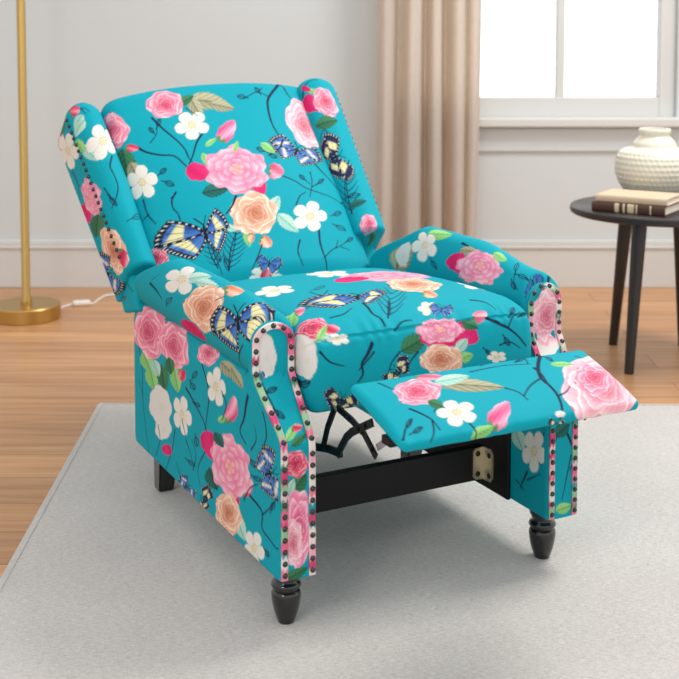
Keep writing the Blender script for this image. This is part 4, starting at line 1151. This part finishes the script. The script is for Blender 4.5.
mech = link_bar('footrest_mechanism', .105, [(.12, .300), (.083, .313), (.03, .326), (-.019, .333)], .010, M['steel'], chair, .006, [(-.019, .333)])
tag(mech, 'black steel folding linkage')
for u0, all_ in ((.105, True), (.572, True)):
    if u0 > .2: link_bar('link_bar', u0, [(.083, .313), (-.019, .333)], .010, M['steel'], mech, .006)
    link_bar('link_bar', u0-.006, [(-.007, .413), (.020, .372), (.039, .328)], .009, M['steel'], mech, .004, [(-.007, .413)])
    link_bar('link_bar', u0-.004, [(-.019, .333), (-.052, .374), (-.075, .391), (-.146, .428)], .010, M['steel'], mech, .004, [(-.10, .404), (-.125, .417)])
    link_bar('link_bar', u0+.004, [(-.007, .413), (-.06, .406), (-.105, .396), (-.146, .370)], .009, M['steel'], mech, .004, [(-.03, .4105), (-.05, .4085), (-.138, .376)])
    link_bar('link_bar', u0+.012, [(-.145, .383), (-.199, .420)], .008, M['rod'], mech, .004)
chair_box('footrest_rail', (.10, -.215, .405), (.57, -.185, .420), M['steel'], .001)

# ------------------------------------------------------------------ the room
WY = 5.24
def struct(name, bm, mat, smooth=None):
    o = bm_obj(name, bm, mat, None, smooth); o['kind'] = 'structure'; return o
bm = bmesh.new(); add_box(bm, (-3.2, -1.2, -.05), (3.6, WY+.2, 0)); struct('floor', bm, M['floor'])
WX0, WX1, WZ0, WZ1 = .18, 1.476, .750, 2.25
bm = bmesh.new()
for lo, hi in (((-3.2, WY, 0), (WX0, WY+.2, 2.7)), ((WX1, WY, 0), (3.6, WY+.2, 2.7)), ((WX0, WY, 0), (WX1, WY+.2, WZ0)), ((WX0, WY, WZ1), (WX1, WY+.2, 2.7))): add_box(bm, lo, hi)
struct('wall_back', bm, M['wall'])
bm = bmesh.new()
add_box(bm, (-3.2, WY-.016, 0), (3.6, WY, .172), .002); add_box(bm, (-3.2, WY-.024, .172), (3.6, WY, .186), .004); add_box(bm, (-3.2, WY-.012, .186), (3.6, WY, .208), .004)
struct('baseboard_back', bm, M['white'])
bm = bmesh.new(); add_box(bm, (WX0+.06, WY-.014, .602), (3.0, WY, .704), .003); struct('trim_1', bm, M['wall'])
# window: frame, mullion, two panes, sill
win = empty('window_1', ((WX0+WX1)/2, WY, WZ0)); win['kind'] = 'structure'
def win_part(name, lo, hi, mat, bev=.004):
    bm = bmesh.new(); o = np.array([(WX0+WX1)/2, WY, WZ0]); add_box(bm, np.array(lo)-o, np.array(hi)-o, bev); return bm_obj(name, bm, mat, win)
FY0, FY1 = WY+.03, WY+.10
bm = bmesh.new(); o3 = np.array([(WX0+WX1)/2, WY, WZ0])
for lo, hi in (((WX0, FY0, WZ0), (WX0+.07, FY1, WZ1)), ((WX1-.07, FY0, WZ0), (WX1, FY1, WZ1)), ((WX0+.0701, FY0, WZ0), (WX1-.0701, FY1, WZ0+.086)), ((WX0+.0701, FY0, WZ1-.07), (WX1-.0701, FY1, WZ1))): add_box(bm, np.array(lo)-o3, np.array(hi)-o3, .004)
bm_obj('window_frame', bm, M['white'], win)
win_part('mullion', (.955, FY0+.008, WZ0+.084), (.991, FY1-.01, WZ1-.06), M['white'])
win_part('pane', (WX0+.06, WY+.062, WZ0+.08), (.960, WY+.066, WZ1-.06), M['glass'], 0)
win_part('pane', (.986, WY+.062, WZ0+.08), (WX1-.06, WY+.066, WZ1-.06), M['glass'], 0)
win_part('window_sill', (WX0+.04, WY-.060, .710), (3.0, WY+.03, .752), M['white'], .008)

# rug
bm = bmesh.new()
rp = [(-.732, 3.568), (2.35, 3.548), (2.35, .30), (-.648, .30)]
a = [bm.verts.new((x, y, RUG_T)) for x, y in rp]; b = [bm.verts.new((x, y, .0005)) for x, y in rp]
bm.faces.new(a); bm.faces.new(b[::-1])
for k in range(4): bm.faces.new((a[k], b[k], b[(k+1) % 4], a[(k+1) % 4]))
bmesh.ops.bevel(bm, geom=[e for e in bm.edges if all(v in a for v in e.verts)], offset=.006, segments=3, affect='EDGES')
rug = bm_obj('rug', bm, M['rug']); tag(rug, 'large light grey woven rug lying on the wooden floor under the armchair', 'rug')
# its hem: a flat woven edge all round
bm = bmesh.new()
ins = [(x+(.018 if x < 0 else -.018), y+(.018 if y < 1 else -.018)) for x, y in rp]
pts = [(x, y, RUG_T+.0006) for x, y in ins]
tube(bm, pts+[pts[0]], .0016, 6); bm_obj('hem', bm, M['rug'], rug)

# curtain
cur_me = None
def curtain():
    zt, zb, n, mz = 2.42, .02, 460, 60
    # fold by fold across the width: position along the wall, distance out from the middle of the folds
    K = np.array([(.160, .02), (.178, -.028), (.200, -.034), (.222, -.012), (.246, .055), (.262, .058), (.278, .03), (.296, -.03), (.318, -.036), (.344, -.02), (.358, .03),
                  (.370, .065), (.382, .03), (.394, -.028), (.410, -.034), (.428, -.018), (.440, .04), (.451, .066), (.463, .035), (.478, -.026), (.502, -.036), (.524, -.01), (.536, .012), (.548, -.022), (.572, -.03), (.592, .0), (.600, .02)])
    S = resample(spline(K, per=14), .0016); idx = np.linspace(0, len(S)-1, n); base = np.stack([np.interp(idx, np.arange(len(S)), S[:, k]) for k in (0, 1)], 1)
    V = np.zeros((mz, n, 3))
    for i in range(mz):
        t = i/(mz-1); z = zt+(zb-zt)*t; q = (base[:, 0]-.16)/.44
        V[i, :, 0] = base[:, 0]*1.018 + .010*np.sin(q*7+t*3)*t - .022*t*q**3 - .012*t*(1-q)
        V[i, :, 1] = WY-.145 + base[:, 1]*(.95+.12*np.sin(q*9+t*2)) ; V[i, :, 2] = z
    return V
V = curtain(); mz, n = V.shape[:2]
i, j = np.meshgrid(np.arange(mz-1), np.arange(n-1), indexing='ij')
F = np.stack([i*n+j, i*n+j+1, (i+1)*n+j+1, (i+1)*n+j], -1).reshape(-1, 4)
cu = empty('curtain', ((.17+.612)/2, WY-.14, 0.)); 
Vc = V.reshape(-1, 3)-np.array([(.17+.612)/2, WY-.14, 0])
me = mesh_np('curtain', Vc, F); bpy.data.objects.remove(cu)
cu = obj('curtain', me, M['curtain'], None, ((.17+.612)/2, WY-.14, 0))
tag(cu, 'beige linen curtain hanging in folds at the left side of the window', 'curtain')

# ------------------------------------------------------------------ lamp
LX, LY = -1.234, 4.665
lamp = empty('floor_lamp', (LX, LY, 0)); tag(lamp, 'slim brass floor lamp with a round base, standing on the floor by the wall', 'lamp')
bm = bmesh.new(); lathe(bm, [(0, 0), (.130, 0), (.133, .003), (.133, .053), (.130, .057), (.02, .058), (0, .058)], 72); bm_obj('base', bm, M['brass'], lamp, math.radians(35))
bm = bmesh.new(); lathe(bm, [(0, .058), (.021, .058), (.021, .075), (.0165, .085), (.0165, 1.62), (0, 1.62)], 32); bm_obj('pole', bm, M['brass'], lamp, math.radians(35))
bm = bmesh.new(); lathe(bm, [(.23, 1.50), (.17, 1.80), (.168, 1.80), (.228, 1.50), (.23, 1.50)], 48)
add_box(bm, (-.17, -.004, 1.60), (.17, .004, 1.608)); bm_obj('lamp_shade', bm, M['shade'], lamp, math.radians(40))
def floor_pt(x, y, z=.004): return (x-LX, y-LY, z)
cp = spline([floor_pt(-1.14, 4.72, .012), floor_pt(-1.145, 4.77), floor_pt(-1.13, 4.83), floor_pt(-1.11, 4.865, .005), floor_pt(-1.088, 4.87, .008)], per=8)
cp2 = spline([floor_pt(-1.037, 4.882, .008), floor_pt(-1.018, 4.90), floor_pt(-1.01, 4.98), floor_pt(-.995, 5.04), floor_pt(-.96, 5.06), floor_pt(-.88, 5.04), floor_pt(-.70, 5.03), floor_pt(-.45, 5.09), floor_pt(-.2, 5.12), floor_pt(.0, 5.12)], per=8)
bm = bmesh.new(); tube(bm, cp, .0042, 8); tube(bm, cp2, .0042, 8); cord = bm_obj('power_cord', bm, M['plastic'], lamp, True); tag(cord, 'white power cord')
bm = bmesh.new(); add_box(bm, (-.036, -.014, -.010), (.036, .014, .011), .008, Matrix.Translation(floor_pt(-1.062, 4.875, .0105)) @ Matrix.Rotation(.25, 4, 'Z'), 3); bm_obj('inline_switch', bm, M['plastic'], cord, math.radians(60))

# ------------------------------------------------------------------ side table, vase and books
TX, TY, TZ = 1.099, 4.075, .531
table = empty('side_table', (TX, TY, 0)); tag(table, 'round dark wooden side table on splayed tapered legs below the window', 'table')
bm = bmesh.new(); lathe(bm, [(0, TZ-.026), (.296, TZ-.026), (.303, TZ-.022), (.306, TZ-.013), (.304, TZ-.003), (.299, TZ), (0, TZ)], 96); bm_obj('tabletop', bm, M['dark'], table, math.radians(40))
bm = bmesh.new(); add_box(bm, (-.115, -.02, TZ-.05), (.115, .02, TZ-.026), .002, Matrix.Rotation(.9, 4, 'Z')); add_box(bm, (-.115, -.0201, TZ-.0501), (.115, .0201, TZ-.0262), .002, Matrix.Rotation(.9+math.pi/2, 4, 'Z')); bm_obj('apron', bm, M['dark'], table)
for (tx, ty), (fx, fy) in (((-.10, -.12), (-.143, -.18)), ((-.085, .125), (-.112, .187)), ((.10, .12), (.135, .175)), ((.10, -.12), (.15, -.18))):
    bm = bmesh.new(); rr = []
    for k in range(9):
        t = k/8; r = .0255-.010*t; c = (tx+(fx-tx)*t, ty+(fy-ty)*t, (TZ-.026)*(1-t))
        rr.append([bm.verts.new((c[0]+r*math.cos(q*math.pi/10), c[1]+r*math.sin(q*math.pi/10), c[2])) for q in range(20)])
    for A, B in zip(rr, rr[1:]):
        for q in range(20): bm.faces.new((A[q], A[(q+1) % 20], B[(q+1) % 20], B[q]))
    bm.faces.new(rr[0]); bm.faces.new(rr[-1][::-1]); bm_obj('leg', bm, M['dark'], table, math.radians(40))
# vase: dimpled round body below a plain collar
def vase_mesh():
    prof = spline([(0, .0), (.055, .0), (.072, .004), (.098, .030), (.122, .062), (.134, .098), (.135, .126), (.131, .150), (.121, .169), (.104, .181), (.084, .1855), (.077, .190), (.073, .203), (.063, .216), (.054, .224), (.050, .230), (.052, .235), (.055, .240), (.056, .247), (.053, .253), (.048, .254), (.045, .250), (.045, .236), (.049, .226), (.06, .20), (.07, .15), (.06, .05), (0, .02)], per=10)
    seg = 220; n = len(prof); a = np.linspace(0, 2*math.pi, seg, endpoint=False)
    R = np.repeat(prof[:, :1], seg, 1); Z = np.repeat(prof[:, 1:], seg, 1); A = np.repeat(a[None], n, 0)
    arc = np.r_[0, np.cumsum(np.linalg.norm(np.diff(prof, axis=0), axis=1))]; S = np.repeat(arc[:, None], seg, 1)
    outer = (np.arange(n) < n*.47)[:, None]*sstep(.012, .04, Z)*sstep(.186, .170, Z)
    d = np.zeros_like(R); row = S/.019; kk = np.floor(row); cells = 44
    fx = (A*cells/(2*math.pi)+.5*(kk % 2)) % 1-.5; fy = row-kk-.5
    dim = np.exp(-((fx/.30)**2+(fy/.30)**2)); d = -.0045*dim+.0012
    lobes = 0.
    R2 = np.maximum(R+d*outer, 0)
    V = np.stack([R2*np.cos(A), R2*np.sin(A), Z], -1).reshape(-1, 3)
    i, j = np.meshgrid(np.arange(n-1), np.arange(seg), indexing='ij'); j2 = (j+1) % seg
    return mesh_np('vase', V, np.stack([i*seg+j, i*seg+j2, (i+1)*seg+j2, (i+1)*seg+j], -1).reshape(-1, 4))
vs = obj('vase', vase_mesh(), M['vase'], None, (1.113, 4.222, TZ+.0008)); tag(vs, 'round cream ceramic vase with a dimpled body, standing behind the books on the side table', 'vase')
# books: spine corner and direction
def book(name, origin, ang, ln, dp, h, cover, label, bands=()):
    root = empty(name, origin, ang); tag(root, label, 'book')
    t = .0028
    bm = bmesh.new(); add_box(bm, (0, 0, 0), (ln, dp, t), .0008); bm_obj('cover', bm, cover, root)
    bm = bmesh.new(); add_box(bm, (0, 0, h-t), (ln, dp, h), .0008); bm_obj('cover', bm, cover, root)
    bm = bmesh.new(); P = []
    for k in range(9):
        q = math.pi*k/8; P.append((-.004*math.sin(q), h/2-(h/2)*math.cos(q)))
    P += [(.003, h), (.003, 0)]
    A = [bm.verts.new((0, y, z)) for y, z in P]; B = [bm.verts.new((ln, y, z)) for y, z in P]
    bm.faces.new(A); bm.faces.new(B[::-1])
    for k in range(len(P)): bm.faces.new((A[k], A[(k+1) % len(P)], B[(k+1) % len(P)], B[k]))
    sp = bm_obj('spine', bm, cover, root, math.radians(40))
    bm = bmesh.new(); add_box(bm, (.004, .003, t), (ln-.004, dp-.005, h-t)); bm_obj('pages', bm, M['pages'], root)
    for x0, x1 in bands:
        bm = bmesh.new(); Q = [(y*1.12-.0004, h/2+(z-h/2)*1.0) for y, z in P[:9]]; Q2 = [(y+.0012, z) for y, z in Q]
        A = [[bm.verts.new((x, y, z)) for y, z in Q] for x in (x0, x1)]; Bv = [[bm.verts.new((x, y, z)) for y, z in Q2] for x in (x0, x1)]
        for k in range(8):
            bm.faces.new((A[0][k], A[0][k+1], A[1][k+1], A[1][k])); bm.faces.new((Bv[0][k], Bv[1][k], Bv[1][k+1], Bv[0][k+1]))
            for s_ in (0, 1): bm.faces.new((A[s_][k], Bv[s_][k], Bv[s_][k+1], A[s_][k+1]))
        for k in (0, 8): bm.faces.new((A[0][k], A[1][k], Bv[1][k], Bv[0][k]))
        bm_obj('spine_band', bm, M['gilt'], sp)
    return root
ang = math.atan2(-.138, .207)
book('book', (.8435, 3.979, TZ+.0006), ang, .249, .172, .030, M['maroon'], 'dark brown book with pale bands on its spine, lying under the tan book', ((.080, .095), (.108, .115), (.124, .146), (.152, .157), (.199, .204)))
book('book', (.8575, 3.981, TZ+.0312), ang+.03, .240, .165, .023, M['cream'], 'tan cloth covered book lying on top of the dark brown book')

# ------------------------------------------------------------------ light
w = bpy.data.worlds.new('daylight'); sc.world = w; w.use_nodes = True; nt = w.node_tree
bg = nt.nodes['Background']; bg.inputs['Strength'].default_value = 1.0
# daylight comes in brighter from the right and the front than from the left
tc = nt.nodes.new('ShaderNodeTexCoord'); vm = nt.nodes.new('ShaderNodeVectorMath'); vm.operation = 'DOT_PRODUCT'; vm.inputs[1].default_value = Vector((.80, -.10, .60)).normalized()
mr = nt.nodes.new('ShaderNodeMapRange'); mr.inputs['From Min'].default_value = -1.; mr.inputs['From Max'].default_value = 1.; mr.inputs['To Min'].default_value = .76; mr.inputs['To Max'].default_value = 1.16
mc = nt.nodes.new('ShaderNodeMix'); mc.data_type = 'RGBA'; mc.blend_type = 'MULTIPLY'; mc.inputs['Factor'].default_value = 1; mc.inputs['A'].default_value = (.985, .99, 1.0, 1)
nt.links.new(tc.outputs['Generated'], vm.inputs[0]); nt.links.new(vm.outputs['Value'], mr.inputs['Value']); nt.links.new(mr.outputs['Result'], mc.inputs['B']); # the open sky beyond the window, brightest low down
sx = nt.nodes.new('ShaderNodeSeparateXYZ'); ny = nt.nodes.new('ShaderNodeMapRange'); nz = nt.nodes.new('ShaderNodeMapRange'); ny.interpolation_type = nz.interpolation_type = 'SMOOTHSTEP'
for nd, a, b, c, d in ((ny, .72, .92, 0., 2.), (nz, .18, .40, 1., 0.)):
    for k, v in (('From Min', a), ('From Max', b), ('To Min', c), ('To Max', d)): nd.inputs[k].default_value = v
nt.links.new(tc.outputs['Generated'], sx.inputs[0]); nt.links.new(sx.outputs['Y'], ny.inputs['Value']); nt.links.new(sx.outputs['Z'], nz.inputs['Value'])
ml = nt.nodes.new('ShaderNodeMath'); ml.operation = 'MULTIPLY_ADD'; ml.inputs[2].default_value = 1.; nt.links.new(ny.outputs['Result'], ml.inputs[0]); nt.links.new(nz.outputs['Result'], ml.inputs[1])
nt.links.new(mc.outputs['Result'], bg.inputs['Color']); nt.links.new(ml.outputs[0], bg.inputs['Strength'])
def area(name, loc, target, size, size_y, power, colr=(1, .97, .93)):
    l = bpy.data.lights.new(name, 'AREA'); l.shape = 'RECTANGLE'; l.size = size; l.size_y = size_y; l.energy = power; l.color = colr
    o = bpy.data.objects.new(name, l); col.objects.link(o); o.location = loc
    o.rotation_euler = (Vector(target)-Vector(loc)).to_track_quat('-Z', 'Y').to_euler(); return o
area('added_key_light', (1.9, 3.6, 3.3), (.0, 2.5, .2), 1.1, 1.1, 95)  # unseen key light added high behind right, throws the chair's shadow to the left

area('added_front_softbox', (-1.3, -.4, 2.4), (.1, 2.5, .4), .7, .7, 26)  # unseen softbox added on the camera side, for highlights on nails and legs

# ------------------------------------------------------------------ camera
FPX, HZ, PITCH, CAMZ = 1200., 30., math.radians(4.), 1.132
cam = bpy.data.cameras.new('camera'); co = bpy.data.objects.new('camera', cam); col.objects.link(co); sc.camera = co
co.location = (0, 0, CAMZ); co.rotation_euler = (math.pi/2-PITCH, 0, 0)
cam.sensor_width = 36.; cam.sensor_fit = 'HORIZONTAL'; cam.lens = FPX/679*36.
cam.shift_y = -(339.5-(HZ+FPX*math.tan(PITCH)))/679.
cam.clip_start = .05; cam.clip_end = 60
cam.dof.use_dof = True; cam.dof.focus_distance = 2.5; cam.dof.aperture_fstop = 5.6
sc.view_settings.view_transform = 'Standard'; sc.view_settings.look = 'None'; sc.view_settings.gamma = 1.; sc.view_settings.use_curve_mapping = False
sc.view_settings.exposure = -.14
